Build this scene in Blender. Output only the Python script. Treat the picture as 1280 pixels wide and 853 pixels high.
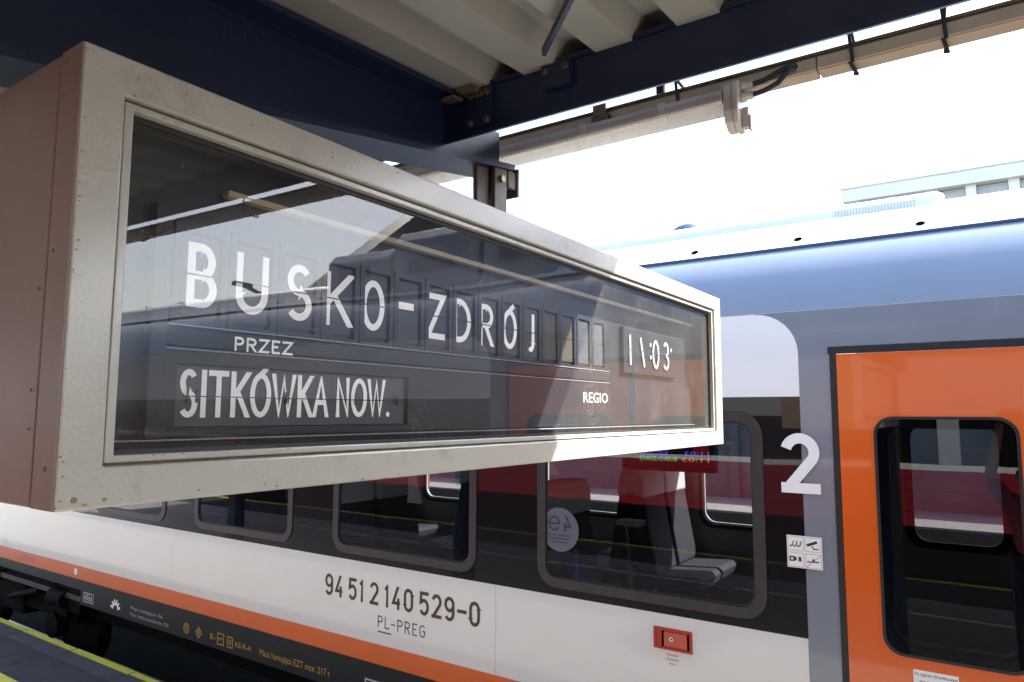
import bpy, bmesh, math, random
from mathutils import Vector, Matrix, noise
random.seed(7)
S = bpy.context.scene
for o in list(bpy.data.objects): bpy.data.objects.remove(o)
R = math.radians
# ------------------------------------------------------------------ camera, sky, sun, exposure
# +X = across the platform towards the train, +Y = along the track, +Z up, origin = the lens (2.14 m above the platform)
cx, cy, cz = Vector((0.5680, -0.8230, 0.0037)), Vector((-0.0850, -0.0550, 0.9948)), Vector((-0.8180, -0.5660, -0.1013))
cam_d = bpy.data.cameras.new('camera'); cam = bpy.data.objects.new('camera', cam_d); S.collection.objects.link(cam)
cam.matrix_world = Matrix(((cx.x, cy.x, cz.x, 0), (cx.y, cy.y, cz.y, 0), (cx.z, cy.z, cz.z, 0), (0, 0, 0, 1)))
cam_d.sensor_width = 36; cam_d.lens = 886/1280*36; cam_d.clip_start = 0.02; cam_d.clip_end = 2000
S.camera = cam
SUN = Vector((0.6636, -0.80, 1.0)).normalized()
w = bpy.data.worlds.new('World'); S.world = w; w.use_nodes = True
nt = w.node_tree; bg = nt.nodes['Background']
sky = nt.nodes.new('ShaderNodeTexSky'); sky.sky_type = 'NISHITA'; sky.sun_disc = False
sky.sun_elevation = math.asin(SUN.z); sky.sun_rotation = math.atan2(SUN.x, SUN.y)
sky.air_density = 1.0; sky.dust_density = 1.7; sky.ozone_density = 1.0
nt.links.new(sky.outputs[0], bg.inputs[0]); bg.inputs[1].default_value = 0.15
sl = bpy.data.lights.new('sun', 'SUN'); sl.energy = 5.0; sl.angle = R(0.5); sl.color = (1, 0.95, 0.87)
so = bpy.data.objects.new('sun', sl); S.collection.objects.link(so); so.rotation_euler = SUN.to_track_quat('Z', 'Y').to_euler()
S.view_settings.view_transform = 'Standard'; S.view_settings.look = 'None'; S.view_settings.gamma = 1
S.view_settings.exposure = 2.45
S.render.engine = 'CYCLES'
S.cycles.max_bounces = 12; S.cycles.diffuse_bounces = 5; S.cycles.glossy_bounces = 6
S.cycles.transparent_max_bounces = 24; S.cycles.transmission_bounces = 6; S.cycles.use_denoising = True
S.cycles.caustics_reflective = False; S.cycles.use_adaptive_sampling = False

# ------------------------------------------------------------------ materials
M = {}
def mat(name, col, rough=0.5, metal=0.0, coat=0.0, coat_r=0.04, var=0.0, vscale=6.0, bump=0.0, bscale=200.0, spec=0.5,
        dirt=None, dirt_amt=0.0, dirt_scale=3.0, wave=0.0, wscale=1.2, emit=None, emit_s=0.0, rvar=0.0):
    m = bpy.data.materials.new(name); m.use_nodes = True; n = m.node_tree; b = n.nodes['Principled BSDF']
    L = n.links.new
    b.inputs['Base Color'].default_value = (*col, 1); b.inputs['Roughness'].default_value = rough
    b.inputs['Metallic'].default_value = metal; b.inputs['Coat Weight'].default_value = coat
    b.inputs['Coat Roughness'].default_value = coat_r; b.inputs['Specular IOR Level'].default_value = spec
    tc = n.nodes.new('ShaderNodeTexCoord')
    colsock = None
    if var:
        t = n.nodes.new('ShaderNodeTexNoise'); t.inputs['Scale'].default_value = vscale; t.inputs['Detail'].default_value = 6
        t.inputs['Roughness'].default_value = 0.65
        L(tc.outputs['Object'], t.inputs['Vector'])
        r = n.nodes.new('ShaderNodeMapRange'); r.inputs[1].default_value = 0.3; r.inputs[2].default_value = 0.7
        r.inputs[3].default_value = 1-var; r.inputs[4].default_value = 1+var
        L(t.outputs[0], r.inputs[0])
        h = n.nodes.new('ShaderNodeHueSaturation'); h.inputs['Color'].default_value = (*col, 1)
        L(r.outputs[0], h.inputs['Value']); colsock = h.outputs[0]
        if rvar:
            r2 = n.nodes.new('ShaderNodeMapRange'); r2.inputs[1].default_value = 0.3; r2.inputs[2].default_value = 0.7
            r2.inputs[3].default_value = max(0, rough-rvar); r2.inputs[4].default_value = rough+rvar
            L(t.outputs[0], r2.inputs[0]); L(r2.outputs[0], b.inputs['Roughness'])
    if dirt:
        t = n.nodes.new('ShaderNodeTexNoise'); t.inputs['Scale'].default_value = dirt_scale; t.inputs['Detail'].default_value = 10
        t.inputs['Roughness'].default_value = 0.75
        L(tc.outputs['Object'], t.inputs['Vector'])
        r = n.nodes.new('ShaderNodeMapRange'); r.inputs[1].default_value = 0.56; r.inputs[2].default_value = 0.76
        r.inputs[3].default_value = 0; r.inputs[4].default_value = dirt_amt
        L(t.outputs[0], r.inputs[0])
        mx = n.nodes.new('ShaderNodeMixRGB'); mx.inputs[1].default_value = (*col, 1); mx.inputs[2].default_value = (*dirt, 1)
        L(r.outputs[0], mx.inputs[0])
        if colsock: L(colsock, mx.inputs[1])
        colsock = mx.outputs[0]
    if colsock: L(colsock, b.inputs['Base Color'])
    last = None
    if wave:
        t = n.nodes.new('ShaderNodeTexNoise'); t.inputs['Scale'].default_value = wscale; t.inputs['Detail'].default_value = 1
        L(tc.outputs['Object'], t.inputs['Vector'])
        bp = n.nodes.new('ShaderNodeBump'); bp.inputs['Strength'].default_value = 1; bp.inputs['Distance'].default_value = wave
        L(t.outputs[0], bp.inputs['Height']); last = bp
        L(bp.outputs[0], b.inputs['Coat Normal'])
    if bump:
        t = n.nodes.new('ShaderNodeTexNoise'); t.inputs['Scale'].default_value = bscale; t.inputs['Detail'].default_value = 3
        L(tc.outputs['Object'], t.inputs['Vector'])
        bp = n.nodes.new('ShaderNodeBump'); bp.inputs['Strength'].default_value = 1; bp.inputs['Distance'].default_value = bump
        L(t.outputs[0], bp.inputs['Height'])
        if last: L(last.outputs[0], bp.inputs['Normal'])
        last = bp
    if last: L(last.outputs[0], b.inputs['Normal'])
    if emit:
        b.inputs['Emission Color'].default_value = (*emit, 1); b.inputs['Emission Strength'].default_value = emit_s
    M[name] = m
    return m

def glass(name, tint, ior=1.5, boost=1.0, wave=0.0, wscale=2.0, dust=0.0, dust_col=(0.6, 0.58, 0.52), rough=0.0, milky=False):
    """thin pane: see-through tint + Fresnel mirror + a film of dust that only shows where light falls on it"""
    m = bpy.data.materials.new(name); m.use_nodes = True; n = m.node_tree; n.nodes.clear(); L = n.links.new
    out = n.nodes.new('ShaderNodeOutputMaterial')
    tr = n.nodes.new('ShaderNodeBsdfTransparent'); tr.inputs[0].default_value = (*tint, 1)
    gl = n.nodes.new('ShaderNodeBsdfGlossy'); gl.inputs['Roughness'].default_value = rough
    # Schlick reflectance from |N.I|, the same from both sides of the pane
    ge = n.nodes.new('ShaderNodeNewGeometry'); dt = n.nodes.new('ShaderNodeVectorMath'); dt.operation = 'DOT_PRODUCT'
    L(ge.outputs['Normal'], dt.inputs[0]); L(ge.outputs['Incoming'], dt.inputs[1])
    def mth(op, a, b=None, clamp=False):
        q = n.nodes.new('ShaderNodeMath'); q.operation = op; q.use_clamp = clamp
        for i, x in enumerate((a, b)):
            if x is None: continue
            if isinstance(x, (int, float)): q.inputs[i].default_value = x
            else: L(x, q.inputs[i])
        return q.outputs[0]
    f0 = ((ior-1)/(ior+1))**2
    sch = mth('POWER', mth('SUBTRACT', 1.0, mth('ABSOLUTE', dt.outputs['Value']), True), 5.0)
    fres = mth('ADD', mth('MULTIPLY', sch, 1-f0), f0)
    mu = n.nodes.new('ShaderNodeMath'); mu.operation = 'MULTIPLY'; mu.inputs[1].default_value = boost; mu.use_clamp = True
    L(fres, mu.inputs[0])
    mx = n.nodes.new('ShaderNodeMixShader'); L(mu.outputs[0], mx.inputs[0]); L(tr.outputs[0], mx.inputs[1]); L(gl.outputs[0], mx.inputs[2])
    tc = n.nodes.new('ShaderNodeTexCoord')
    if wave:
        t = n.nodes.new('ShaderNodeTexNoise'); t.inputs['Scale'].default_value = wscale; t.inputs['Detail'].default_value = 1.0
        L(tc.outputs['Object'], t.inputs['Vector'])
        bp = n.nodes.new('ShaderNodeBump'); bp.inputs['Strength'].default_value = 1; bp.inputs['Distance'].default_value = wave
        L(t.outputs[0], bp.inputs['Height']); L(bp.outputs[0], gl.inputs['Normal'])
    fin = mx
    if dust:
        df = n.nodes.new('ShaderNodeBsdfTranslucent' if milky else 'ShaderNodeBsdfDiffuse'); df.inputs[0].default_value = (*dust_col, 1)
        t = n.nodes.new('ShaderNodeTexNoise'); t.inputs['Scale'].default_value = 3.5; t.inputs['Detail'].default_value = 12; t.inputs['Roughness'].default_value = 0.7
        L(tc.outputs['Object'], t.inputs['Vector'])
        r = n.nodes.new('ShaderNodeMapRange'); r.inputs[1].default_value = 0.3; r.inputs[2].default_value = 0.75
        r.inputs[3].default_value = dust*0.45; r.inputs[4].default_value = dust*1.4; L(t.outputs[0], r.inputs[0])
        v = n.nodes.new('ShaderNodeTexVoronoi'); v.inputs['Scale'].default_value = 190; L(tc.outputs['Object'], v.inputs['Vector'])
        r3 = n.nodes.new('ShaderNodeMapRange'); r3.inputs[1].default_value = 0.10; r3.inputs[2].default_value = 0.22
        r3.inputs[3].default_value = 0.40; r3.inputs[4].default_value = 0; L(v.outputs['Distance'], r3.inputs[0])
        t2 = n.nodes.new('ShaderNodeTexNoise'); t2.inputs['Scale'].default_value = 7; t2.inputs['Detail'].default_value = 8; L(tc.outputs['Object'], t2.inputs['Vector'])
        r4 = n.nodes.new('ShaderNodeMapRange'); r4.inputs[1].default_value = 0.44; r4.inputs[2].default_value = 0.64; L(t2.outputs[0], r4.inputs[0])
        mm = n.nodes.new('ShaderNodeMath'); mm.operation = 'MULTIPLY'; L(r3.outputs[0], mm.inputs[0]); L(r4.outputs[0], mm.inputs[1])
        ad = n.nodes.new('ShaderNodeMath'); ad.operation = 'ADD'; ad.use_clamp = True; L(mm.outputs[0], ad.inputs[0]); L(r.outputs[0], ad.inputs[1])
        m2 = n.nodes.new('ShaderNodeMixShader'); L(ad.outputs[0], m2.inputs[0]); L(mx.outputs[0], m2.inputs[1]); L(df.outputs[0], m2.inputs[2]); fin = m2
    L(fin.outputs[0], out.inputs[0]); M[name] = m
    return m

mat('sign_paint', (0.42, 0.415, 0.365), 0.30, coat=0.6, coat_r=0.16, var=0.06, vscale=5, bump=0.0007, bscale=210, dirt=(0.14, 0.08, 0.045), dirt_amt=0.5, dirt_scale=9)
mat('sign_end_shade', (0.27, 0.195, 0.135), 0.45, coat=0.15, coat_r=0.3, var=0.10, vscale=4, bump=0.0006, bscale=60, dirt=(0.16, 0.07, 0.035), dirt_amt=0.6, dirt_scale=6)  # cream sign paint with the end's shade and red bounce put in, plus dirt
mat('sign_edge', (0.23, 0.17, 0.10), 0.6, var=0.3, vscale=30)
mat('black_seal', (0.012, 0.012, 0.013), 0.5, var=0.2, vscale=40)
mat('board_panel', (0.010, 0.013, 0.019), 0.5, spec=0.25, var=0.1, vscale=9, bump=0.0003, bscale=300)
mat('board_cell', (0.014, 0.018, 0.027), 0.5, spec=0.25, var=0.08, vscale=14)
mat('flap', (0.050, 0.057, 0.070), 0.6, spec=0.15, var=0.1, vscale=30)
mat('flap_olive', (0.055, 0.052, 0.038), 0.6, spec=0.15, var=0.1, vscale=30)
mat('route_grey', (0.026, 0.030, 0.039), 0.5, var=0.1, vscale=20)
mat('flap_dark', (0.006, 0.006, 0.008), 0.6)
mat('flap_white', (0.95, 0.95, 0.93), 0.5, var=0.04, vscale=40)
mat('flap_white_sunlit', (0.42, 0.42, 0.39), 0.5, var=0.05, vscale=40)  # white print, colour darkened to offset the sun falling on it
mat('ledge_cream', (0.30, 0.25, 0.15), 0.5, var=0.1, vscale=10)
mat('line_grey', (0.30, 0.32, 0.36), 0.4)
mat('beam_blue', (0.0065, 0.0180, 0.058), 0.42, coat=0.15, coat_r=0.3, var=0.18, vscale=3, bump=0.0008, bscale=90, dirt=(0.03, 0.03, 0.035), dirt_amt=0.35, dirt_scale=7)
mat('roof_cream', (0.35, 0.345, 0.31), 0.42, var=0.07, vscale=2.2, dirt=(0.15, 0.12, 0.085), dirt_amt=0.5, dirt_scale=2.5)
mat('rail_brown', (0.20, 0.125, 0.075), 0.5, var=0.35, vscale=14, dirt=(0.04, 0.025, 0.02), dirt_amt=0.7, dirt_scale=14)
mat('duct_cream', (0.52, 0.43, 0.33), 0.5, var=0.07, vscale=8, dirt=(0.25, 0.17, 0.11), dirt_amt=0.4, dirt_scale=8)
mat('lamp_cream', (0.66, 0.62, 0.55), 0.42, var=0.06, vscale=10)
mat('cable', (0.012, 0.013, 0.017), 0.45)
mat('cable_grey', (0.03, 0.035, 0.05), 0.45)
mat('bracket_brown', (0.10, 0.075, 0.045), 0.5, var=0.35, vscale=25, bump=0.0006, bscale=120)
mat('bolt', (0.35, 0.30, 0.20), 0.4, metal=0.8, var=0.3, vscale=60)
mat('train_white', (0.76, 0.745, 0.685), 0.30, coat=0.55, coat_r=0.05, var=0.025, vscale=2.5, wave=0.0012, wscale=1.3)
mat('train_upper_white', (0.87, 0.86, 0.81), 0.3, coat=0.5, coat_r=0.05, wave=0.001)
mat('train_grey', (0.20, 0.225, 0.26), 0.3, coat=0.6, coat_r=0.04, var=0.03, vscale=3, wave=0.0012, wscale=1.3)
mat('train_roof_grey', (0.20, 0.228, 0.275), 0.22, coat=0.9, coat_r=0.10, var=0.05, vscale=2, wave=0.0035, wscale=1.6)
mat('roof_white', (0.62, 0.62, 0.61), 0.4, var=0.05, vscale=3)
mat('groove_blue', (0.02, 0.035, 0.09), 0.4)
mat('train_orange', (0.72, 0.110, 0.004), 0.28, coat=0.6, coat_r=0.05, var=0.03, vscale=2, wave=0.0012, wscale=1.4)
mat('stripe_orange', (0.72, 0.125, 0.010), 0.32, coat=0.4, coat_r=0.08, var=0.05, vscale=3)
mat('skirt', (0.016, 0.019, 0.024), 0.45, spec=0.25, coat=0.08, coat_r=0.15, var=0.12, vscale=4, dirt=(0.07, 0.06, 0.05), dirt_amt=0.3, dirt_scale=3)
mat('band_black', (0.006, 0.006, 0.007), 0.25, spec=0.1, coat=0.85, coat_r=0.02, wave=0.0011, wscale=1.4)
mat('frame_brown', (0.030, 0.026, 0.025), 0.42, var=0.12, vscale=12)
mat('rubber', (0.010, 0.010, 0.011), 0.45)
mat('hole_black', (0.002, 0.002, 0.002), 0.9, spec=0.0)
mat('print_brown', (0.075, 0.055, 0.030), 0.6)
mat('print_black', (0.03, 0.03, 0.03), 0.6)
mat('print_white', (0.92, 0.905, 0.85), 0.45)
mat('print_grey', (0.42, 0.43, 0.45), 0.5)
mat('sticker_grey', (0.11, 0.12, 0.14), 0.4)
mat('print_yellow', (0.50, 0.30, 0.04), 0.5)
mat('print_red', (0.45, 0.05, 0.03), 0.5)
mat('box_red', (0.42, 0.028, 0.010), 0.35, coat=0.3, var=0.08, vscale=20)
mat('box_red_light', (0.55, 0.09, 0.04), 0.3, coat=0.3)
mat('metal', (0.6, 0.58, 0.55), 0.25, metal=1.0)
mat('under_black', (0.003, 0.003, 0.003), 0.8, spec=0.08, var=0.4, vscale=6)
mat('wheel_steel', (0.007, 0.0065, 0.006), 0.8, spec=0.1, var=0.3, vscale=8)
mat('interior_wall', (0.30, 0.30, 0.30), 0.5)
mat('interior_light', (0.50, 0.50, 0.50), 0.4)
mat('interior_floor', (0.04, 0.042, 0.048), 0.5)
mat('seat_dark', (0.045, 0.047, 0.058), 0.8, var=0.2, vscale=30)
mat('seat_red', (0.20, 0.012, 0.010), 0.8)
mat('headrest_cloth', (0.88, 0.88, 0.86), 0.8)
mat('pole_blue', (0.02, 0.12, 0.55), 0.4)
mat('arm_grey', (0.50, 0.50, 0.47), 0.35)
mat('far_frame', (0.72, 0.72, 0.72), 0.4)
mat('screen', (0.01, 0.012, 0.012), 0.2)
mat('led_blue', (0.05, 0.05, 0.5), 0.5, emit=(0.12, 0.10, 1.0), emit_s=0.22)
mat('led_green', (0.05, 0.4, 0.1), 0.5, emit=(0.1, 0.9, 0.15), emit_s=0.15)
mat('led_orange', (0.5, 0.15, 0.03), 0.5, emit=(1.0, 0.35, 0.06), emit_s=0.15)
mat('asphalt', (0.046, 0.046, 0.048), 0.9, spec=0.2, var=0.22, vscale=5, bump=0.003, bscale=160, dirt=(0.11, 0.10, 0.095), dirt_amt=0.5, dirt_scale=1.5)
mat('bounce_paving', (0.27, 0.26, 0.24), 0.8, var=0.15, vscale=5)
mat('coping', (0.065, 0.065, 0.066), 0.85, spec=0.2, var=0.2, vscale=7, bump=0.002, bscale=120)
mat('line_yellow', (0.55, 0.50, 0.05), 0.6, var=0.15, vscale=14, dirt=(0.18, 0.16, 0.06), dirt_amt=0.7, dirt_scale=12)
mat('ballast', (0.006, 0.0055, 0.005), 0.95, spec=0.05, var=0.5, vscale=25, bump=0.03, bscale=22)
mat('pale_ground', (0.30, 0.29, 0.27), 0.9, var=0.12, vscale=2)
mat('rail_steel', (0.25, 0.22, 0.2), 0.3, metal=1.0)
mat('ground', (0.12, 0.12, 0.10), 0.9, var=0.2, vscale=0.4)
mat('facade', (0.74, 0.73, 0.69), 0.8, var=0.06, vscale=0.8)
mat('facade_pier', (0.80, 0.79, 0.76), 0.8)
mat('far_glass', (0.42, 0.42, 0.41), 0.15, var=0.1, vscale=1.0)
mat('coach_red', (0.22, 0.010, 0.016), 0.4, var=0.1, vscale=2)
mat('coach_white', (0.55, 0.55, 0.55), 0.5)
mat('coach_grey', (0.26, 0.27, 0.29), 0.5)
mat('leaf', (0.05, 0.09, 0.03), 0.7, var=0.35, vscale=2)
mat('bark', (0.07, 0.05, 0.035), 0.9)
mat('concrete', (0.16, 0.16, 0.165), 0.9, var=0.15, vscale=1.5)
mat('equipment_grey', (0.16, 0.19, 0.24), 0.35, coat=0.4, var=0.08, vscale=2)
mat('steel_grey', (0.035, 0.037, 0.04), 0.5)
mat('skin', (0.50, 0.27, 0.19), 0.5)
mat('shirt', (0.46, 0.10, 0.12), 0.8)
mat('trousers', (0.03, 0.035, 0.06), 0.8)
mat('hair', (0.03, 0.02, 0.015), 0.6)
glass('board_glass', (0.98, 0.985, 0.99), 1.5, boost=1.9, wave=0.0055, wscale=1.1, dust=0.040)
glass('train_glass', (0.47, 0.49, 0.49), 1.5, boost=1.9, wave=0.0006, wscale=1.5)
glass('door_glass', (0.30, 0.31, 0.32), 1.5, boost=1.5, wave=0.0006, wscale=1.5)
glass('far_window_glass', (0.42, 0.43, 0.44), 1.5)
glass('clear_glass', (0.9, 0.92, 0.92), 1.45)
glass('diffuser', (0.97, 0.97, 0.97), 1.3, boost=0.8, dust=0.35, dust_col=(0.9, 0.9, 0.9), milky=True)

# ------------------------------------------------------------------ mesh building
class MB:
    def __init__(s): s.v = []; s.f = []
    def quad(s, *p):
        b = len(s.v); s.v += [tuple(q) for q in p]; s.f.append(tuple(range(b, b+len(p)))); return s
    def box(s, x0, x1, y0, y1, z0, z1):
        b = len(s.v)
        s.v += [(x0, y0, z0), (x1, y0, z0), (x1, y1, z0), (x0, y1, z0), (x0, y0, z1), (x1, y0, z1), (x1, y1, z1), (x0, y1, z1)]
        s.f += [tuple(b+i for i in f) for f in ((0, 3, 2, 1), (4, 5, 6, 7), (0, 1, 5, 4), (1, 2, 6, 5), (2, 3, 7, 6), (3, 0, 4, 7))]
        return s
    def bar(s, a, b, w, h=None, up=(0, 0, 1)):
        a = Vector(a); b = Vector(b); h = h or w; d = (b-a).normalized(); up = Vector(up)
        if abs(d.dot(up)) > 0.98: up = Vector((1, 0, 0))
        u = d.cross(up).normalized(); v = u.cross(d).normalized()
        k = len(s.v)
        for p in (a, b):
            for i, j in ((-1, -1), (1, -1), (1, 1), (-1, 1)): s.v.append(tuple(p+u*i*w/2+v*j*h/2))
        s.f += [tuple(k+i for i in f) for f in ((0, 1, 2, 3), (7, 6, 5, 4), (0, 4, 5, 1), (1, 5, 6, 2), (2, 6, 7, 3), (3, 7, 4, 0))]
        return s
    def tube(s, pts, r, n=8, caps=True, rs=None):
        pts = [Vector(p) for p in pts]; rings = []
        ref = Vector((0, 0, 1))
        for i, p in enumerate(pts):
            d = (pts[min(i+1, len(pts)-1)]-pts[max(i-1, 0)]).normalized()
            if abs(d.dot(ref)) > 0.95: ref = Vector((1, 0, 0)) if abs(d.x) < .9 else Vector((0, 1, 0))
            u = d.cross(ref).normalized(); v = u.cross(d); rr = rs[i] if rs else r
            k = len(s.v); rings.append(k)
            for j in range(n):
                a = 2*math.pi*j/n; s.v.append(tuple(p+u*math.cos(a)*rr+v*math.sin(a)*rr))
        for a, b in zip(rings, rings[1:]):
            for j in range(n): s.f.append((a+j, a+(j+1) % n, b+(j+1) % n, b+j))
        if caps: s.f.append(tuple(rings[0]+j for j in reversed(range(n)))); s.f.append(tuple(rings[-1]+j for j in range(n)))
        return s
    def prism(s, poly, fr, d0, d1):
        """poly in (u,v), extruded from depth d0 to d1 along the frame normal"""
        n = len(poly); k = len(s.v)
        for d in (d0, d1):
            for (a, b) in poly: s.v.append(fr(a, b, d))
        s.f.append(tuple(k+n+i for i in range(n))); s.f.append(tuple(k+i for i in reversed(range(n))))
        for i in range(n): j = (i+1) % n; s.f.append((k+i, k+j, k+n+j, k+n+i))
        return s
    def flat(s, poly, fr, d=0.0):
        k = len(s.v); s.v += [fr(a, b, d) for a, b in poly]; s.f.append(tuple(range(k, k+len(poly)))); return s
    def ring(s, outer, inner, fr, d0, d1, din=None):
        """frame between two outlines of the same point count; d1 is the proud face, the inside goes back to din"""
        n = len(outer); k = len(s.v); din = d0 if din is None else din
        for pl, d in ((outer, d0), (outer, d1), (inner, d1), (inner, din)):
            for a, b in pl: s.v.append(fr(a, b, d))
        for q in range(3):
            for i in range(n):
                j = (i+1) % n; s.f.append((k+q*n+i, k+q*n+j, k+(q+1)*n+j, k+(q+1)*n+i))
        return s
    def stroke(s, pts, wd, fr, d=0.0, closed=False):
        p = [Vector(q) for q in pts]; n = len(p); Lp = []; Rp = []
        for i in range(n):
            a = p[i-1] if (i or closed) else None; b = p[(i+1) % n] if (i < n-1 or closed) else None
            d1 = (p[i]-a).normalized() if a is not None else None; d2 = (b-p[i]).normalized() if b is not None else None
            d1 = d1 or d2; d2 = d2 or d1
            n1 = Vector((-d1.y, d1.x)); n2 = Vector((-d2.y, d2.x)); m = (n1+n2)
            m = m.normalized() if m.length > 1e-6 else n1
            l = wd/2/max(0.45, m.dot(n1)); Lp.append(p[i]+m*l); Rp.append(p[i]-m*l)
        k = len(s.v)
        for a, b in zip(Lp, Rp): s.v.append(fr(a.x, a.y, d)); s.v.append(fr(b.x, b.y, d))
        for i in range(n if closed else n-1):
            j = (i+1) % n; s.f.append((k+2*i, k+2*i+1, k+2*j+1, k+2*j))
        return s

def obj(name, mb, m, parent=None, smooth=False, bevel=0.0):
    me = bpy.data.meshes.new(name); me.from_pydata(mb.v, [], mb.f); me.update()
    bm = bmesh.new(); bm.from_mesh(me)
    if smooth: bmesh.ops.remove_doubles(bm, verts=bm.verts, dist=1e-5)
    bmesh.ops.recalc_face_normals(bm, faces=bm.faces)
    if bevel:
        bmesh.ops.remove_doubles(bm, verts=bm.verts, dist=1e-6)
        es = [e for e in bm.edges if len(e.link_faces) == 2 and e.calc_face_angle(0) > 0.6]
        bmesh.ops.bevel(bm, geom=es, offset=bevel, segments=2, affect='EDGES', profile=0.5, clamp_overlap=True)
    bm.to_mesh(me); bm.free()
    me.materials.append(M[m] if isinstance(m, str) else m)
    if smooth:
        for p in me.polygons: p.use_smooth = True
        try: me.set_sharp_from_angle(angle=R(35))
        except Exception: pass
    o = bpy.data.objects.new(name, me); S.collection.objects.link(o)
    if parent: o.parent = parent
    return o
def tag(o, label=None, cat=None, group=None, kind=None):
    if label: o['label'] = label
    if cat: o['category'] = cat
    if group: o['group'] = group
    if kind: o['kind'] = kind
    return o
def thing(name, label, cat, loc=(0, 0, 0), group=None):
    # an Empty at the thing's base; children are built in world coordinates and re-based below
    o = bpy.data.objects.new(name, None); S.collection.objects.link(o); o.empty_display_size = 0.2
    o.location = loc; return tag(o, label, cat, group)
def settle():
    """parts were written in world coordinates: rebase every child onto its parent's origin"""
    bpy.context.view_layer.update()
    for o in S.objects:
        if o.type == 'EMPTY' and o.parent is None and o.location.length > 0:
            for c in o.children: c.matrix_parent_inverse = Matrix.Translation(-o.location)
def structure(name, mb, m): return tag(obj(name, mb, m), kind='structure')

D = 3.4            # the train side plane X = 3.4
SY = 0.70          # the board's front plane Y = 0.70
def TS(y, z, d=0.0): return (D-d, y, z)                       # train side; first coordinate is world Y
def TF(u, v, d=0.0): return (D-d, -u, v)                      # for lettering: u runs to the right as seen
def BF(u, v, d=0.0): return (u, SY-d, v)                      # board front
def PF(u, v, d=0.0): return (u, 0.76-d, v)                    # board panel

def rr(x0, x1, z0, z1, r, n=5):
    pts = []
    for cxx, czz, a0 in ((x1-r, z1-r, 0), (x0+r, z1-r, 90), (x0+r, z0+r, 180), (x1-r, z0+r, 270)):
        for i in range(n+1):
            a = R(a0+90*i/n); pts.append((cxx+r*math.cos(a), czz+r*math.sin(a)))
    return pts
def arc(cxx, cyy, rx, ry, a0, a1, n=14):
    return [(cxx+rx*math.cos(R(a0+(a1-a0)*i/n)), cyy+ry*math.sin(R(a0+(a1-a0)*i/n))) for i in range(n+1)]

# single-stroke letters in a box of width w and height 1 (edges are stroke centres)
def glyph(c, w=0.6, narrow=False):
    h = w/2
    if c == 'A': return [[(0, 0), (h, 1), (w, 0)], [(w*.18, .34), (w*.82, .34)]]
    if c == 'B': return [[(0, 0), (0, 1), (w*.45, 1)]+arc(w*.45, .75, w*.45, .25, 90, -90)+[(0, .5)], [(0, .5), (w*.5, .5)]+arc(w*.5, .25, w*.5, .25, 90, -90)+[(0, 0)]]
    if c == 'D': return [[(0, 0), (0, 1), (w*.3, 1)]+arc(w*.3, .5, w*.7, .5, 90, -90, 20)+[(0, 0)]]
    if c == 'E': return [[(w, 1), (0, 1), (0, 0), (w, 0)], [(0, .52), (w*.85, .52)]]
    if c == 'G': return [arc(h, .72, h, .28, 20, 180)+arc(h, .28, h, .28, 180, 360)+[(w, .5), (h, .5)]]
    if c == 'I': return [[(0, 0), (0, 1)]]
    if c == 'J': return [[(w, 1.1), (w, .2)]+arc(w*.45, .2, w*.55, .2, 0, -130)]
    if c == 'K': return [[(0, 0), (0, 1)], [(w, 1), (w*.02, .42)], [(w*.28, .58), (w, 0)]]
    if c == 'L': return [[(0, 1), (0, 0), (w, 0)]]
    if c == 'N': return [[(0, 0), (0, 1), (w, 0), (w, 1)]]
    if c in 'OÓ0' and not narrow: return [arc(h, .5, h, .5, 90, 450, 30)]+([[(h*.85, 1.0), (h*1.35, 1.12)]] if c == 'Ó' else [])
    if c in 'O0': return [[(w, .28), (w, .72)]+arc(h, .72, h, .28, 0, 180)+[(0, .28)]+arc(h, .28, h, .28, 180, 360)]
    if c == 'P': return [[(0, 0), (0, 1), (w*.5, 1)]+arc(w*.5, .74, w*.5, .26, 90, -90)+[(0, .48)]]
    if c == 'R': return [[(0, 0), (0, 1), (w*.5, 1)]+arc(w*.5, .74, w*.5, .26, 90, -90)+[(0, .48)], [(w*.45, .48), (w, 0)]]
    if c == 'S': return [arc(h, .75, h*.92, .25, 35, 270)+arc(h, .25, h, .25, 90, -145)]
    if c == 'T': return [[(0, 1), (w, 1)], [(h, 1), (h, 0)]]
    if c == 'U': return [[(0, 1.1), (0, .32)]+arc(h, .32, h, .32, 180, 360)+[(w, 1.1)]]
    if c == 'W': return [[(0, 1), (w*.27, 0), (h, .95), (w*.73, 0), (w, 1)]]
    if c == 'Z': return [[(0, 1), (w, 1), (0, 0), (w, 0)]]
    if c == '-': return [[(0, .5), (w, .5)]]
    if c == '1': return [[(0, .80), (w*.6, 1), (w*.6, 0)]] if narrow else [[(h, 0), (h, 1)]]
    if c == '2': return [arc(h, .72, h, .28, 165, -28)+[(.06, .03)], [(0, 0), (w, 0)]]
    if c == '3': return [arc(h, .76, h*.9, .24, 150, -80)+arc(h, .26, h, .26, 80, -150)]
    if c == '4': return [[(w*.62, 1), (0, .24), (w, .24)], [(w*.74, .5), (w*.74, 0)]]
    if c == '5': return [[(w*.95, 1), (w*.08, 1), (w*.04, .55)]+arc(h, .33, h, .33, 130, -150)]
    if c == '9': return [arc(h, .71, h, .29, 0, 360, 22), [(w, .71), (w, .3)]+arc(h, .28, h, .28, 0, -150)]
    if c == '.': return []
    return []
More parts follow.
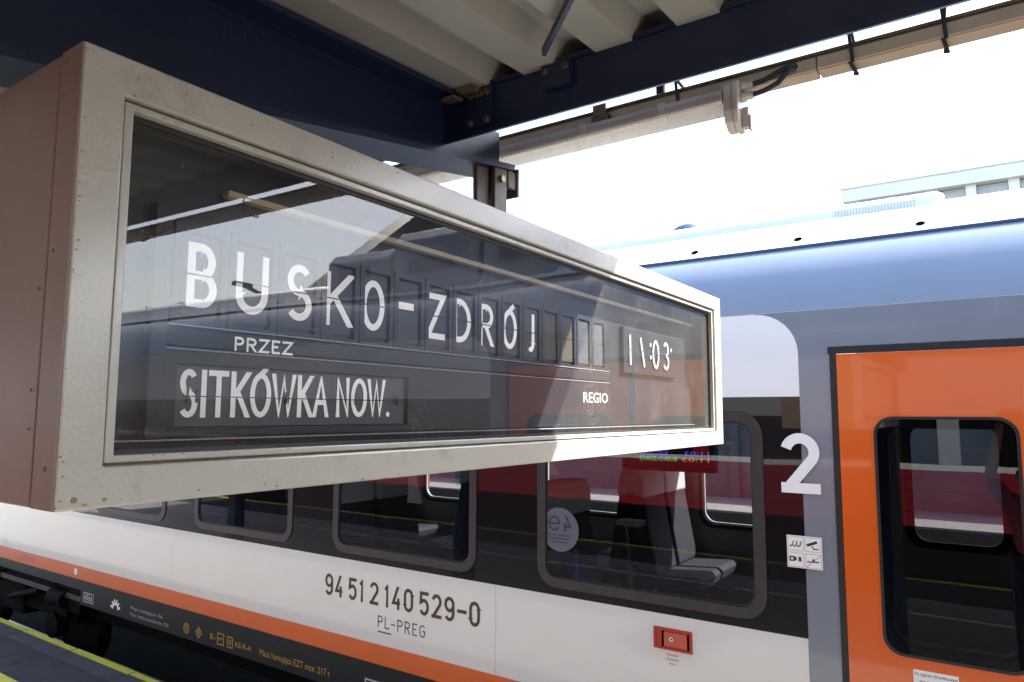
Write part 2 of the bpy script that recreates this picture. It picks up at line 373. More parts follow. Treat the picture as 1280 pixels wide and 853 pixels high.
def clip_z(mb, z0=None, z1=None):
    bm = bmesh.new(); me = bpy.data.meshes.new('t'); me.from_pydata(mb.v, [], mb.f); bm.from_mesh(me); bpy.data.meshes.remove(me)
    if z0 is not None: bmesh.ops.bisect_plane(bm, geom=bm.verts[:]+bm.edges[:]+bm.faces[:], plane_co=(0, 0, z0), plane_no=(0, 0, 1), clear_inner=True)
    if z1 is not None: bmesh.ops.bisect_plane(bm, geom=bm.verts[:]+bm.edges[:]+bm.faces[:], plane_co=(0, 0, z1), plane_no=(0, 0, 1), clear_outer=True)
    out = MB(); idx = {v: i for i, v in enumerate(bm.verts)}
    out.v = [tuple(v.co) for v in bm.verts]; out.f = [tuple(idx[v] for v in f.verts) for f in bm.faces]; bm.free()
    return out
def add(mb, o):
    k = len(mb.v); mb.v += o.v; mb.f += [tuple(i+k for i in f) for f in o.f]
def letter(mb, c, x, z, w, h, st, fr, d=0.0, narrow=False):
    """glyph whose OUTER box is (x,z)-(x+w,z+h); slanted strokes run past the box and are cut level with it"""
    gh = h-st; gw = max(1e-4, w-st); tmp = MB()
    for k, sk in enumerate(glyph(c, gw/gh, narrow)):
        pts = [(x+st/2+p[0]*gh, z+st/2+p[1]*gh) for p in sk]
        closed = (Vector(pts[0])-Vector(pts[-1])).length < 1e-5 and len(pts) > 10
        if closed: pts = pts[:-1]
        else:
            for e, nb in ((0, 1), (-1, -2)):
                on = pts[e][1] < z+st*.6 or pts[e][1] > z+h-st*.6
                a = Vector(pts[e]); b = Vector(pts[nb]); dv = (a-b)
                if on and c not in 'SG359J2U' and abs(dv.y) > abs(dv.x)*.3: pts[e] = tuple(a+dv.normalized()*st*.9)
                elif on and abs(dv.y) < abs(dv.x)*.01: pts[e] = tuple(a+dv.normalized()*st*.5)
        tmp.stroke(pts, st, fr, d+0.00012*k, closed or (narrow and c in 'O0'))
    add(mb, clip_z(tmp, z, z+h) if c != 'Ó' else tmp)
    return mb

def text(name, s, x, z, h, fr, m, parent=None, d=0.0015, width=None, bold=0.0, sx=1.0, mirror=False, align='L'):
    """flat print with Blender's own font, cap height h, left end at x (or fitted to width)"""
    cu = bpy.data.curves.new(name, 'FONT'); cu.body = s; cu.size = 1; cu.resolution_u = 2; cu.offset = bold; cu.fill_mode = 'FRONT'
    t = bpy.data.objects.new(name, cu); S.collection.objects.link(t); bpy.context.view_layer.update()
    me = bpy.data.meshes.new_from_object(t.evaluated_get(bpy.context.evaluated_depsgraph_get()))
    bpy.data.objects.remove(t); bpy.data.curves.remove(cu)
    xs = [v.co.x for v in me.vertices]; ys = [v.co.y for v in me.vertices]; x0, x1 = min(xs), max(xs)
    ky = h/0.729; kx = ky*sx
    if width: kx = width/(x1-x0)
    off = x - (x0*kx if align == 'L' else (x0+x1)/2*kx)
    for v in me.vertices:
        u = v.co.x*kx+off
        if mirror: u = 2*x-u
        v.co = fr(u, z+v.co.y*ky, d)
    me.materials.append(M[m]); o = bpy.data.objects.new(name, me); S.collection.objects.link(o)
    if parent: o.parent = parent
    return o
def join_into(base, others):
    """merge flat print pieces into one mesh (plain bmesh, no operators)"""
    bm = bmesh.new(); bm.from_mesh(base.data)
    for o in others: bm.from_mesh(o.data)
    bm.to_mesh(base.data); bm.free()
    for o in others: bpy.data.objects.remove(o)
    return base

# ================================================================== ground, tracks, platform
PZ = -2.14
structure('ground', MB().box(-300, 300, -400, 400, -3.6, -3.05), 'ground')
structure('track_bed', MB().box(3.26, 8.6, -60, 80, -3.046, -2.75), 'ballast')
structure('opposite_track_bed', MB().box(-8.0, -4.1, -60, 80, -3.046, -2.75), 'ballast')
pl = structure('platform', MB().box(-3.9, 3.02, -40, 60, -3.046, PZ), 'asphalt')
structure('bounce_paving', MB().box(-2.9, 2.3, -40, 60, PZ-.1, PZ+.004), 'bounce_paving')  # unseen pale strip, added to bounce light onto canopy and board
n = 0
for x0, x1 in ((3.026, 3.25), (-4.07, -3.906)):
    for k in range(-12, 46):
        y = k*1.0
        obj('coping_stone', MB().box(x0, x1, y+.006, y+.994, PZ-.16, PZ+.002+random.uniform(0, .004)), 'coping', pl, bevel=.006)
for x0, x1, nm in ((3.185, 3.247, 'edge_line'), (2.50, 2.60, 'warning_line'), (-4.065, -3.95, 'far_edge_line')):
    for k in range(-12, 46):
        obj('yellow_line', MB().box(x0+random.uniform(-.004, .004), x1+random.uniform(-.004, .004), k+.012, k+.988, PZ+.0005, PZ+.0105), 'line_yellow', pl)
for x in (3.98, 5.42, -5.0, -6.44):
    structure('rail', MB().box(x-.035, x+.035, -60, 80, -2.745, -2.62), 'rail_steel')
structure('far_platform_path', MB().box(8.6, 16.4, -60, 80, -3.046, -2.25), 'ballast')
structure('pale_path', MB().box(16.4, 19.0, -60, 80, -3.046, -2.20), 'pale_ground')

# ================================================================== canopy
can = thing('platform_canopy', 'blue steel platform canopy with cream corrugated roof above the hanging board', 'canopy', (-.4, .9, PZ))
YC = 0.90; XE = 1.057
def roofz(x): return 0.5575+0.0684*x
# corrugated sheets: five ribs per sheet, flats low, recesses 4 cm up
period = 0.150; phase = 0.935
def corrugated(y1, nrib, x0, x1, f):
    mb = MB()
    prof = []
    for k in range(nrib):
        y = y1-k*period
        prof += [(y, .0), (y-.018, .042), (y-.062, .042), (y-.080, .0)]
    prof.append((y1-nrib*period, 0))
    t = .003
    for (ya, za), (yb, zb) in zip(prof, prof[1:]):
        for dz in (0, t):
            mb.quad((x0, ya, f(x0)+za+dz), (x1, ya, f(x1)+za+dz), (x1, yb, f(x1)+zb+dz), (x0, yb, f(x0)+zb+dz))
    return mb
k = 0; y = phase+period*5*17
while y > -14:
    obj('roof_sheet', corrugated(y, 5, -.39, 1.20, roofz), 'roof_cream', can)
    obj('roof_sheet', corrugated(y, 5, -2.6, -.41, lambda x: 0.5575-.0684*.4+0.06*(-.4-x)), 'roof_cream', can)
    y -= period*5
# unseen outer roof strip, its kick-up made up to cast the board's shadow edge
def kick(x): return 0.665+(x-1.25)*0.577
ye = 14.0
while ye > -14:
    e = MB()
    prof = [(1.20, .660), (1.25, .675), (1.90, 1.045), (1.90, 1.075), (1.25, .70), (1.20, .685)]
    e.prism([(a, b) for a, b in prof], lambda a, b, d: (a, d, b), ye-1.99, ye)
    obj('shade_edge_panel', e, 'roof_cream', can); ye -= 2.0
# eave beam: web with flanges
obj('eave_beam', MB().box(XE, XE+.014, -14, 14, .548, .630), 'beam_blue', can)
obj('beam_flange', MB().prism([(XE-.006, .536), (XE+.016, .5445), (XE+.016, .552), (XE-.006, .5475)], lambda a, b, d: (a, d, b), -14, 14), 'beam_blue', can)
obj('beam_flange', MB().box(XE-.004, XE+.15, -14, 14, .631, .639), 'beam_blue', can)
def cantilever(y):
    # web tapers towards the tip, bottom flange slopes with it
    b0, b1 = .383, .5425   # bottom at X=0.25 / 1.245
    def bz(x): return b1+(x-1.245)*.167*.96
    web = MB().prism([(-.4, bz(-.4)), (1.24, bz(1.24)), (1.24, roofz(1.24)-.02), (-.4, roofz(-.4)-.012)], lambda a, b, d: (a, d, b), y-.006, y+.006)
    ob = obj('cantilever_beam', web, 'beam_blue', can)
    fl = MB().prism([(-.4, bz(-.4)), (1.245, bz(1.245)), (1.245, bz(1.245)-.012), (-.4, bz(-.4)-.012)], lambda a, b, d: (a, d, b), y-.045, y+.055)
    obj('lower_flange', fl, 'beam_blue', ob)
    fl = MB().prism([(-.4, roofz(-.4)-.004), (XE-.008, roofz(XE)-.004), (XE-.008, roofz(XE)-.014), (-.4, roofz(-.4)-.014)], lambda a, b, d: (a, d, b), y-.055, y+.055)
    obj('upper_flange', fl, 'beam_blue', ob)
    w2 = MB().prism([(-.4, bz(-.4)), (-2.55, .53), (-2.55, .63), (-.4, roofz(-.4)-.012)], lambda a, b, d: (a, d, b), y-.006, y+.006)
    obj('cantilever_beam', w2, 'beam_blue', can)
    c = MB().box(-.5, -.3, y-.10, y+.10, PZ+.002, bz(-.4)+.02)
    obj('column', c, 'beam_blue', can, bevel=.008)
for y in (YC, YC-4.8, YC+4.8, YC-9.6, YC+9.6): cantilever(y)
obj('splice_plate', MB().box(XE-.008, XE-.001, .775, .835, .55, .628), 'beam_blue', can)
obj('splice_plate', MB().box(XE-.012, XE-.001, .60, .66, .585, .628), 'beam_blue', can)
for yy in (.785, .80, .81, .825, .61, .65):
    for zz in (.560, .615):
        if yy in (.785, .825) or zz > .6: obj('beam_bolt', MB().tube([(XE-.016, yy, zz), (XE-.008, yy, zz)], .006, 6), 'bracket_brown', can)
br = MB().bar((.962, .603, .603), (.70, .331, .598), .007, .014)
obj('brace', br, 'beam_blue', can)
g = MB().bar((1.0, .845, .600), (1.03, .845, .605), .03, .006); g.box(1.02, 1.05, .80, .84, .618, .626)
obj('clip', g, 'bolt', can)

# cable trunking hung in front of the eave
tk = thing('cable_trunking', 'cream cable trunking under a brown angle rail along the canopy eave', 'trunking', (1.35, 0, .62))
RX = 1.35
a = MB().box(RX-.030, RX-.024, -14, 14, .642, .6535).box(RX-.024, RX+.012, -14, 14, .6505, .6535).box(RX-.0335, RX-.0305, -14, 14, .6475, .6495)
obj('angle_rail', a, 'rail_brown', tk)
ys = [14, 9, 5, 2.2, 1.25, .245, -.12, -2, -4, -6, -9, -14]
for p, q in zip(ys, ys[1:]):
    dd = MB().box(RX-.028, RX+.010, q+.0012, p-.0012, .618, .644)
    obj('duct', dd, 'duct_cream', tk, bevel=.002)
    obj('duct_lid', MB().box(RX-.033, RX-.0285, q+.0012, p-.0012, .620+random.uniform(0, .001), .642), 'duct_cream', tk)
for yy in (.505, .185, .045, -.5, 1.75):
    t = MB()
    loop = [(RX-.038, .614), (RX-.038, .667), (RX+.016, .669), (RX+.016, .613)]
    for (xa, za), (xb, zb) in zip(loop, loop[1:]+loop[:1]): t.bar((xa, yy, za), (xb, yy+.004, zb), .006, .003)
    obj('cable_tie', t, 'cable', tk)
for yy in (-.9, 2.4, -3):
    obj('hanger_arm', MB().bar((XE+.148, yy, .548), (RX+.008, yy, .656), .02, .006), 'beam_blue', tk)
obj('hook', MB().box(RX-.05, RX-.032, .655, .695, .606, .632).box(RX-.052, RX-.048, .66, .69, .630, .655), 'rail_brown', tk)
obj('gap_bolt', MB().box(RX-.012, RX-.002, .545, .562, .664, .69), 'cable', tk)
obj('knockout_hole', MB().tube([(RX-.0336, .281, .634), (RX-.0325, .281, .634)], .0045, 10), 'hole_black', tk)

# tube light
lm = thing('strip_light', 'cream fluorescent strip light with clear tube hanging under the trunking', 'light fitting', (1.33, .7, .55))
LX = 1.315; y0, y1 = .395, 1.62
def lamp_prof(a, b, d): return (LX+a, d, b)
hous = [(-.033, .584), (.033, .584), (.037, .588), (.036, .596), (.033, .598), (.033, .610), (.018, .617), (-.018, .617), (-.033, .610), (-.033, .598), (-.036, .596), (-.037, .588)]
obj('housing', MB().prism(hous, lamp_prof, y0+.012, y1), 'lamp_cream', lm, bevel=.0015)
dif = MB(); nn = 14
for i in range(nn):
    a0, a1 = math.pi*(1+i/nn), math.pi*(1+(i+1)/nn)
    p = lambda a, yy: (LX+.031*math.cos(a), yy, .5835+.044*math.sin(a))
    dif.quad(p(a0, y0+.014), p(a1, y0+.014), p(a1, y1), p(a0, y1))
obj('diffuser', dif, 'diffuser', lm, smooth=True)
rb = MB()
for k in range(60):
    yy = y0+.03+k*.02
    rb.tube([(LX+.0305*math.cos(a), yy, .591+.0508*math.sin(a)) for a in [math.pi*(1.05+.9*i/8) for i in range(9)]], .0006, 4)
cap = [(-.034, .588), (-.034, .618), (-.018, .625), (.018, .625), (.034, .618), (.034, .566), (.026, .546), (.008, .534), (-.008, .534), (-.026, .546), (-.034, .566)]
obj('end_cap', MB().prism(cap, lamp_prof, y0-.006, y0+.010), 'lamp_cream', lm, bevel=.003)
obj('end_cap_flange', MB().prism([(a*1.06, b+(b-.58)*.05) for a, b in cap], lamp_prof, y0-.018, y0-.0065), 'lamp_cream', lm, bevel=.003)
obj('end_clip', MB().box(LX-.012, LX+.004, y0-.030, y0-.019, .536, .575).box(LX-.010, LX+.002, y0-.034, y0-.0305, .530, .56), 'lamp_cream', lm, bevel=.001)
for zz in (.597, .617):
    obj('cable_gland', MB().tube([(LX-.008, y0-.019, zz), (LX-.008, y0-.027, zz), (LX-.008, y0-.028, zz), (LX-.008, y0-.040, zz)], .01, 10, rs=[.0095, .0095, .0075, .0075]), 'lamp_cream', lm, smooth=True)
    pts = [(LX-.008, y0-.040, zz), (LX-.008, y0-.060, zz+.002), (LX-.009, y0-.085, zz+.010), (LX-.006, y0-.105, .630+(zz-.6)*.35), (LX+.012, y0-.118, .634+(zz-.6)*.3)]
    obj('cable', MB().tube(pts, .0052, 8), 'cable_grey', lm, smooth=True)
for yy in (.52, .70, .98):
    obj('clip', MB().box(LX-.038, LX-.030, yy, yy+.014, .588, .612), 'lamp_cream', lm)

# ================================================================== departure board
bd = thing('departure_board', 'cream hanging split-flap departure board for Busko-Zdrój at 11:03', 'departure board', (1.2, .9, .36))
X0, X1, Z0, Z1 = .2965, 2.133, -.090, .3517     # outer frame
GX0, GX1, GZ0, GZ1 = .349, 2.070, -.042, .302   # glass opening
T1 = 1.16                                       # back
# front frame: four mitred bars
o4 = [(X0, Z0), (X1, Z0), (X1, Z1), (X0, Z1)]
i4 = [(GX0-.012, GZ0-.010), (GX1+.010, GZ0-.010), (GX1+.010, GZ1+.010), (GX0-.012, GZ1+.010)]
fb = MB().ring(o4, i4, BF, -.044, 0.0, -.044)
obj('front_frame', fb, 'sign_paint', bd, bevel=.0022)
# bead around the glass, stepping back
i5 = [(GX0, GZ0), (GX1, GZ0), (GX1, GZ1), (GX0, GZ1)]
i6 = [(a+(.0028 if a < 1 else -.0028), b+(.0028 if b < .1 else -.0028)) for a, b in i4]
obj('glazing_bead', MB().ring(i6, i5, BF, -.03, -.006, -.016), 'sign_paint', bd, bevel=.0012)
obj('bead_gap', MB().ring([(a-(.0005 if a < 1 else -.0005), b-(.0005 if b < .1 else -.0005)) for a, b in i4], i6, BF, -.03, -.012, -.03), 'sign_edge', bd)
i7 = [(a+(.004 if a < 1 else -.006), b+(.004 if b < .1 else -.006)) for a, b in i5]
obj('glazing_seal', MB().ring([(a, b) for a, b in i5], i7, BF, -.03, -.0165, -.024), 'black_seal', bd)
gp = obj('glass_pane', MB().flat(i5, BF, -.019), 'board_glass', bd)
# cabinet behind the hinged front
cab = MB()
for f in ((X0+.0015, X0+.02, SY+.047, T1, Z0+.002, Z1-.002), (X1-.02, X1-.0015, SY+.047, T1, Z0+.002, Z1-.002)): cab.box(*f)
obj('end_panel', MB().box(X0+.0002, X0+.02, SY+.050, T1, Z0+.0004, Z1-.0004), 'sign_end_shade', bd, bevel=.002)
obj('end_panel', MB().box(X1-.02, X1-.0015, SY+.047, T1, Z0+.002, Z1-.002), 'sign_end_shade', bd, bevel=.002)
obj('top_panel', MB().box(X0+.021, X1-.021, SY+.050, T1, Z1-.02, Z1-.003), 'sign_paint', bd)
obj('bottom_panel', MB().box(X0+.021, X1-.021, SY+.050, T1, Z0+.003, Z0+.02), 'sign_paint', bd)
obj('back_panel', MB().box(X0+.021, X1-.021, T1-.02, T1-.002, Z0+.021, Z1-.021), 'sign_end_shade', bd)
# front door's own end edge (a corner strip with shade in its colour)
obj('corner_strip', MB().box(X0-.0012, X0-.0002, SY+.0015, SY+.0435, Z0+.001, Z1-.001), 'sign_end_shade', bd)
hg_ = [(X0+.009, Z0+.009), (X1-.009, Z0+.009), (X1-.009, Z1-.009), (X0+.009, Z1-.009)]
obj('hinge_gap', MB().ring(hg_, [(a+(.012 if a < 1 else -.012), b+(.012 if b < .1 else -.012)) for a, b in hg_], BF, -.0496, -.0442, -.0496), 'hole_black', bd)
random.seed(3)
for k in range(7):
    zz = random.uniform(Z0+.01, Z1-.01); yy = SY+random.choice((.02, .034, .06))
    obj('rust_spot', MB().tube([(X0-.0018, yy, zz), (X0-.0008, yy, zz)], random.uniform(.0012, .0028), 9), 'sign_edge', bd)
for (a, b, r) in ((.313, -.0805, .0028), (.3985, .258, .0010), (.62, .322, .0009), (.60, .329, .0012), (.48, .331, .0009), (.34, -.082, .0016), (.72, .3435, .0012), (.345, .315, .0013)):
    obj('screw', MB().tube([(a, SY+.0002, b), (a, SY-.0008, b)], r, 9), 'sign_edge', bd)
# paint chipped off along the edges of the frame and the bead
random.seed(21); ch = MB()
def chip(u, v, r, fr, d):
    ch.flat([(u+r*random.uniform(.5, 1.3)*math.cos(R(a))*random.uniform(1, 2.2), v+r*random.uniform(.5, 1.1)*math.sin(R(a))) for a in range(0, 360, 45)], fr, d)
for k in range(34):
    u = X0+(X1-X0)*random.random()**1.6
    chip(u, Z0+random.uniform(.0015, .010) if k % 3 else Z1-random.uniform(.002, .02), random.uniform(.0006, .0016), BF, .0003)
for k in range(30):
    u = GX0+(GX1-GX0)*random.random()**1.4
    chip(u, GZ1+random.uniform(.0006, .002) if k % 2 else GZ0-random.uniform(.0006, .002), random.uniform(.0005, .0010), BF, -.0057)
for k in range(14): chip(X0+random.uniform(.002, .006), random.uniform(Z0, Z1), random.uniform(.0006, .0013), BF, .0003)
tag(obj('paint_chips', ch, 'sign_edge', bd), kind='stuff')
# inner lining and the dark module plates
lin = MB()
lin.quad((GX0-.01, SY+.03, GZ0-.008), (GX1+.01, SY+.03, GZ0-.008), (GX1+.01, .80, GZ0-.008), (GX0-.01, .80, GZ0-.008))
lin.quad((GX0-.01, SY+.03, GZ1+.008), (GX1+.01, SY+.03, GZ1+.008), (GX1+.01, .80, GZ1+.008), (GX0-.01, .80, GZ1+.008))
lin.quad((GX0-.01, SY+.03, GZ0-.008), (GX0-.01, SY+.03, GZ1+.008), (GX0-.01, .80, GZ1+.008), (GX0-.01, .80, GZ0-.008))
lin.quad((GX1+.01, SY+.03, GZ0-.008), (GX1+.01, SY+.03, GZ1+.008), (GX1+.01, .80, GZ1+.008), (GX1+.01, .80, GZ0-.008))
obj('inner_lining', lin, 'board_panel', bd)
obj('module_plate', MB().box(GX0-.01, GX1+.01, .772, .80, GZ0-.008, GZ1+.008), 'board_panel', bd)
obj('top_ledge', MB().box(.492, 2.06, .758, .7715, .2600, .2675), 'ledge_cream', bd)
obj('middle_plate', MB().box(.425, 1.50, .760, .7715, .0745, .0945), 'board_panel', bd, bevel=.001)
obj('route_plate', MB().ring([(.425, -.027), (2.03, -.027), (2.03, .070), (.425, .070)], [(.439, -.018), (.8155, -.018), (.8155, .0545), (.439, .0545)], PF, -.011, 0.0, -.011), 'board_panel', bd)
hl = MB()
for zz, xa, xb in ((.0705, .425, 1.50), (.0975, .425, 1.50)): hl.box(xa, xb, .7588, .7712, zz, zz+.0011)
obj('edge_strip', hl, 'line_grey', bd)
obj('edge_strip', MB().box(GX0+.01, GX1-.01, .752, .7715, -.0315, -.0302), 'line_grey', bd)
obj('side_rib', MB().box(.405, .4245, .757, .7715, -.03, .232), 'board_panel', bd, bevel=.001)

P0, PITCH = .4285, .0706
BZ0, BZ1 = .0985, .2175; FZ0, FZ1, FM = .104, .208, .1585
def clip_half(mb, upper, zc, gap):
    """cut a flat print mesh at the flap joint"""
    bm = bmesh.new(); me = bpy.data.meshes.new('t'); me.from_pydata(mb.v, [], mb.f); bm.from_mesh(me)
    if upper: bmesh.ops.bisect_plane(bm, geom=bm.verts[:]+bm.edges[:]+bm.faces[:], plane_co=(0, 0, zc+gap), plane_no=(0, 0, 1), clear_inner=True)
    else: bmesh.ops.bisect_plane(bm, geom=bm.verts[:]+bm.edges[:]+bm.faces[:], plane_co=(0, 0, zc-gap), plane_no=(0, 0, 1), clear_outer=True)
    out = MB(); idx = {v: i for i, v in enumerate(bm.verts)}
    out.v = [tuple(v.co) for v in bm.verts]; out.f = [tuple(idx[v] for v in f.verts) for f in bm.faces]; bm.free()
    return out
row = [('B', .0185, .038), ('U', .0105, .047), ('S', .0145, .042), ('K', .008, .049), ('O', .0055, .047), ('-', .0105, .036), ('Z', .006, .047), ('D', .0045, .048),
       ('R', .0065, .042), ('Ó', .007, .048), ('J', .0225, .024), ('', 0, 0), ('', 0, 0), ('', 0, 0), ('', 0, 0)]
random.seed(5)
for i, (c, dx, wd) in enumerate(row):
    x = P0+i*PITCH
    cell = obj('flap_cell', MB().ring([(x+.0012, BZ0), (x+PITCH-.0012, BZ0), (x+PITCH-.0012, BZ1), (x+.0012, BZ1)],
               [(x+.0095, FZ0), (x+PITCH-.0095, FZ0), (x+PITCH-.0095, FZ1), (x+.0095, FZ1)], PF, -.012, 0.0, -.012), 'board_cell', bd)
    if i in (11, 12): fm = 'flap_olive'
    else: fm = 'flap'
    obj('recess', MB().box(x+.0096, x+PITCH-.0096, .7705, .7712, FZ0, FZ1), 'flap_dark', cell)
    tl = random.uniform(-.0012, .0012)
    obj('upper_flap', MB().box(x+.0125, x+PITCH-.0125, .7640, .7650, FM+.0006, FZ1-.004), fm, cell)
    lo = [(x+.0125, FZ0+.006), (x+PITCH-.0125-tl, FZ0+.006-abs(tl)), (x+PITCH-.0125, FM-.0006), (x+.0125, FM-.0006)]
    obj('lower_flap', MB().prism(lo, PF, -.0046, -.0036), fm, cell)
    obj('spare_flaps', MB().box(x+.014, x+PITCH-.014, .7662, .7668, FZ0+.0015, FZ0+.010).box(x+.013, x+PITCH-.013, .7686, .7692, FZ0+.0002, FZ0+.004), 'flap', cell)
    if c:
        h = .0755; z = .1205; lb = MB(); lx = x+dx
        if c == '-': lb.flat([(lx, .1605), (lx+wd, .1605), (lx+wd, .1715), (lx, .1715)], PF, -.0028)
        else: letter(lb, c, lx, z, wd, h, .0098, PF, -.0028)
        up = clip_half(lb, True, FM, .0009); dn = clip_half(lb, False, FM, .0009)
        for q in (up,): pass
        mbl = MB(); mbl.v = up.v+dn.v; mbl.f = up.f+[tuple(j+len(up.v) for j in f) for f in dn.f]
        lo_ = obj('letter', mbl, 'flap_white', cell); lo_['label'] = 'white letter %s on the flap' % c if c != '-' else 'white dash on the flap'
# printed words
pz = MB(); xx = .5095
for c, wd in (('P', .013), ('R', .014), ('Z', .0155), ('E', .0125), ('Z', .0165)):
    letter(pz, c, xx, .0735, wd, .0175, .0030, PF, .0008); xx += wd+.0035
obj('printed_word', pz, 'flap_white', bd)
text('printed_word', 'REGIO', 1.374, .0245, .0235, PF, 'flap_white_sunlit', bd, d=.0008, width=.118, bold=.014)
# the wide route flap
rf = obj('route_flap', MB().box(.4405, .814, .7655, .7665, .0185, .0525).box(.4405, .814, .7655, .7665, -.0165, .0173), 'route_grey', bd)
obj('recess', MB().box(.439, .8155, .7702, .7710, -.018, .0545), 'flap_dark', rf)
lb = MB(); xx = .4455
lw = 0
rt = (('S', .0265, .0045), ('I', .0072, .0035), ('T', .031, .0035), ('K', .030, .001), ('Ó', .036, .0005), ('W', .044, .003), ('K', .029, .0008), ('A', .032, .0155),
                    ('N', .0285, .0035), ('O', .036, .0005), ('W', .043, .002))
kf = .327/sum(a[1]+a[2] for a in rt)
for c, wd, gapx in rt:
    letter(lb, c, xx, -.0065, wd*kf, .0555, .0068, PF, -.0045); xx += (wd+gapx)*kf
lb.flat(arc(xx+.0042, -.0024, .0038, .0038, 0, 360, 12)[:-1], PF, -.0045)
up = clip_half(lb, True, .0179, .0006); dn = clip_half(lb, False, .0179, .0006)
mbl = MB(); mbl.v = up.v+dn.v; mbl.f = up.f+[tuple(j+len(up.v) for j in f) for f in dn.f]
obj('lettering', mbl, 'flap_white', rf)
cl = MB()
for xx in (.4545, .4655, .590, .6015, .6995, .7095, .7875, .7965):
    cl.box(xx, xx+.0017, .7628, .7640, .0105, .026)
obj('flap_clip', cl, 'flap_dark', rf)
# time flaps
tf = obj('time_plate', MB().box(1.585, 1.93, .7622, .7715, .100, .214), 'board_panel', bd, bevel=.001)
td = MB()
td.stroke([(1.6165, .121), (1.6155, .196)], .0085, PF, .0008-.0022+.003)
td.stroke([(1.700, .1195), (1.677, .194)], .0085, PF, .0016)
for zz in (.143, .176): td.flat([(1.735, zz), (1.744, zz), (1.744, zz+.009), (1.735, zz+.009)], PF, .0016)
letter(td, '0', 1.752, .119, .044, .077, .0085, PF, .0016)
letter(td, '3', 1.822, .119, .042, .077, .0085, PF, .0016)
td.flat([(1.874, .176), (1.882, .184), (1.886, .176), (1.878, .170)], PF, .0016)
up = clip_half(td, True, FM, .0011); dn = clip_half(td, False, FM, .0011)
mbl = MB(); mbl.v = up.v+dn.v; mbl.f = up.f+[tuple(j+len(up.v) for j in f) for f in dn.f]
obj('digits', mbl, 'flap_white_sunlit', tf)
# hanger to the beam
hb = obj('hanger_plate', MB().box(1.135, 1.175, .875, .883, .34, .530).box(1.180, 1.225, .862, .872, .34, .531), 'bracket_brown', bd, bevel=.002)
obj('hanger_arm', MB().box(1.170, 1.232, .884, .914, .352, .5305), 'bracket_brown', bd, bevel=.003)
obj('hanger_plate', MB().box(1.262, 1.270, .86, .96, .476, .540).box(1.232, 1.262, .864, .872, .49, .530), 'bracket_brown', bd, bevel=.002)
obj('bolt', MB().tube([(1.2615, .89, .505), (1.254, .89, .505)], .010, 6), 'bolt', bd)
obj('bolt', MB().tube([(1.2025, .8615, .50), (1.2025, .855, .50)], .008, 6), 'bolt', bd)
obj('hanger_arm', MB().box(.55, .62, .884, .914, .352, .43), 'bracket_brown', bd, bevel=.003)
obj('hanger_arm', MB().box(1.85, 1.91, .884, .914, .352, .40), 'bracket_brown', bd, bevel=.003)

# ================================================================== the train
tr = thing('passenger_train', 'white, grey and orange electric train standing at the platform behind the board', 'train', (4.8, 0, -2.62))
DA, DB = .602, -.912         # door opening
YE0, YE1 = -16.0, 12.5       # ends of the carriage
TH = .03
def side_box(mb, y0, y1, z0, z1, d=0.0): mb.box(D-d, D-d+TH, min(y0, y1), max(y0, y1), z0, z1)
BY = .762; BYm = -1.072      # where the coloured bands stop on either side of the door
wc = [1.552+1.67*k for k in range(6)]; wm = [2*(DA+DB)/2-c for c in wc]
for (ya, yb, cs) in ((BY, YE1, wc), (BYm, YE0, wm)):
    lo_, hi_ = min(ya, yb), max(ya, yb)
    yy = lo_
    # long panels are jointed every few metres
    cuts = [lo_]
    q = [2.46, 5.8, 9.1] if ya > 0 else [-2.77, -6.1, -9.4, -12.7]
    cuts = sorted([lo_, hi_]+q)
    for p, r_ in zip(cuts, cuts[1:]):
        obj('white_panel', MB().box(D, D+TH, p+.0012, r_-.0012, -1.48, -.982), 'train_white', tr)
        obj('orange_stripe', MB().box(D+.0004, D+TH, p, r_, -1.603, -1.4802), 'stripe_orange', tr)
    # black window band with the openings left free
    wb = MB(); hs = sorted([(c-.62+.04, c+.62-.04) for c in cs]); za, zb = -.94+.04, .014-.04
    e = lo_
    wb.box(D+.0002, D+TH, lo_, hi_, zb, .08); wb.box(D+.0002, D+TH, lo_, hi_, -.9818, za)
    for h0, h1 in hs:
        wb.box(D+.0002, D+TH, e, h0, za, zb); e = h1
    wb.box(D+.0002, D+TH, e, hi_, za, zb)
    obj('window_band', wb, 'band_black', tr)
# skirts (open at the bogie)
for y0, y1 in ((BY, 7.36), (11.0, YE1), (BYm, -7.5), (-11.2, YE0)):
    obj('skirt', MB().box(D+.006, D+TH, min(y0, y1), max(y0, y1), -1.83, -1.6032), 'skirt', tr)
obj('skirt', MB().box(D+.006, D+TH, 7.36, 11.0, -1.70, -1.6032), 'skirt', tr)
# upper white panel with a rounded corner, on each side of the door
ZT = .472
def upper(yc, sgn, yend):
    r = .19
    pts = [(yc, .0802)]
    for i in range(9):
        a = R(90*i/8); pts.append((yc+sgn*(r-r*math.cos(a)), ZT-.004-r+r*math.sin(a)))
    pts += [(yend, ZT-.004), (yend, .0802)]
    return MB().prism(pts, lambda a, b, d: (D+TH-d, a, b), 0, TH)
obj('upper_white_panel', upper(BY, 1, YE1), 'train_upper_white', tr)
obj('upper_white_panel', upper(BYm, -1, YE0), 'train_upper_white', tr)
# grey portal round the door
gp_ = MB()
gp_.box(D+.0003, D+TH, DA+.028, BY-.0002, -1.83, .30); gp_.box(D+.0003, D+TH, BYm+.0002, DB-.028, -1.83, .30)
gp_.box(D+.0003, D+TH, BYm-.19, BY+.19, .3002, ZT-.001)
obj('door_portal', gp_, 'train_grey', tr)
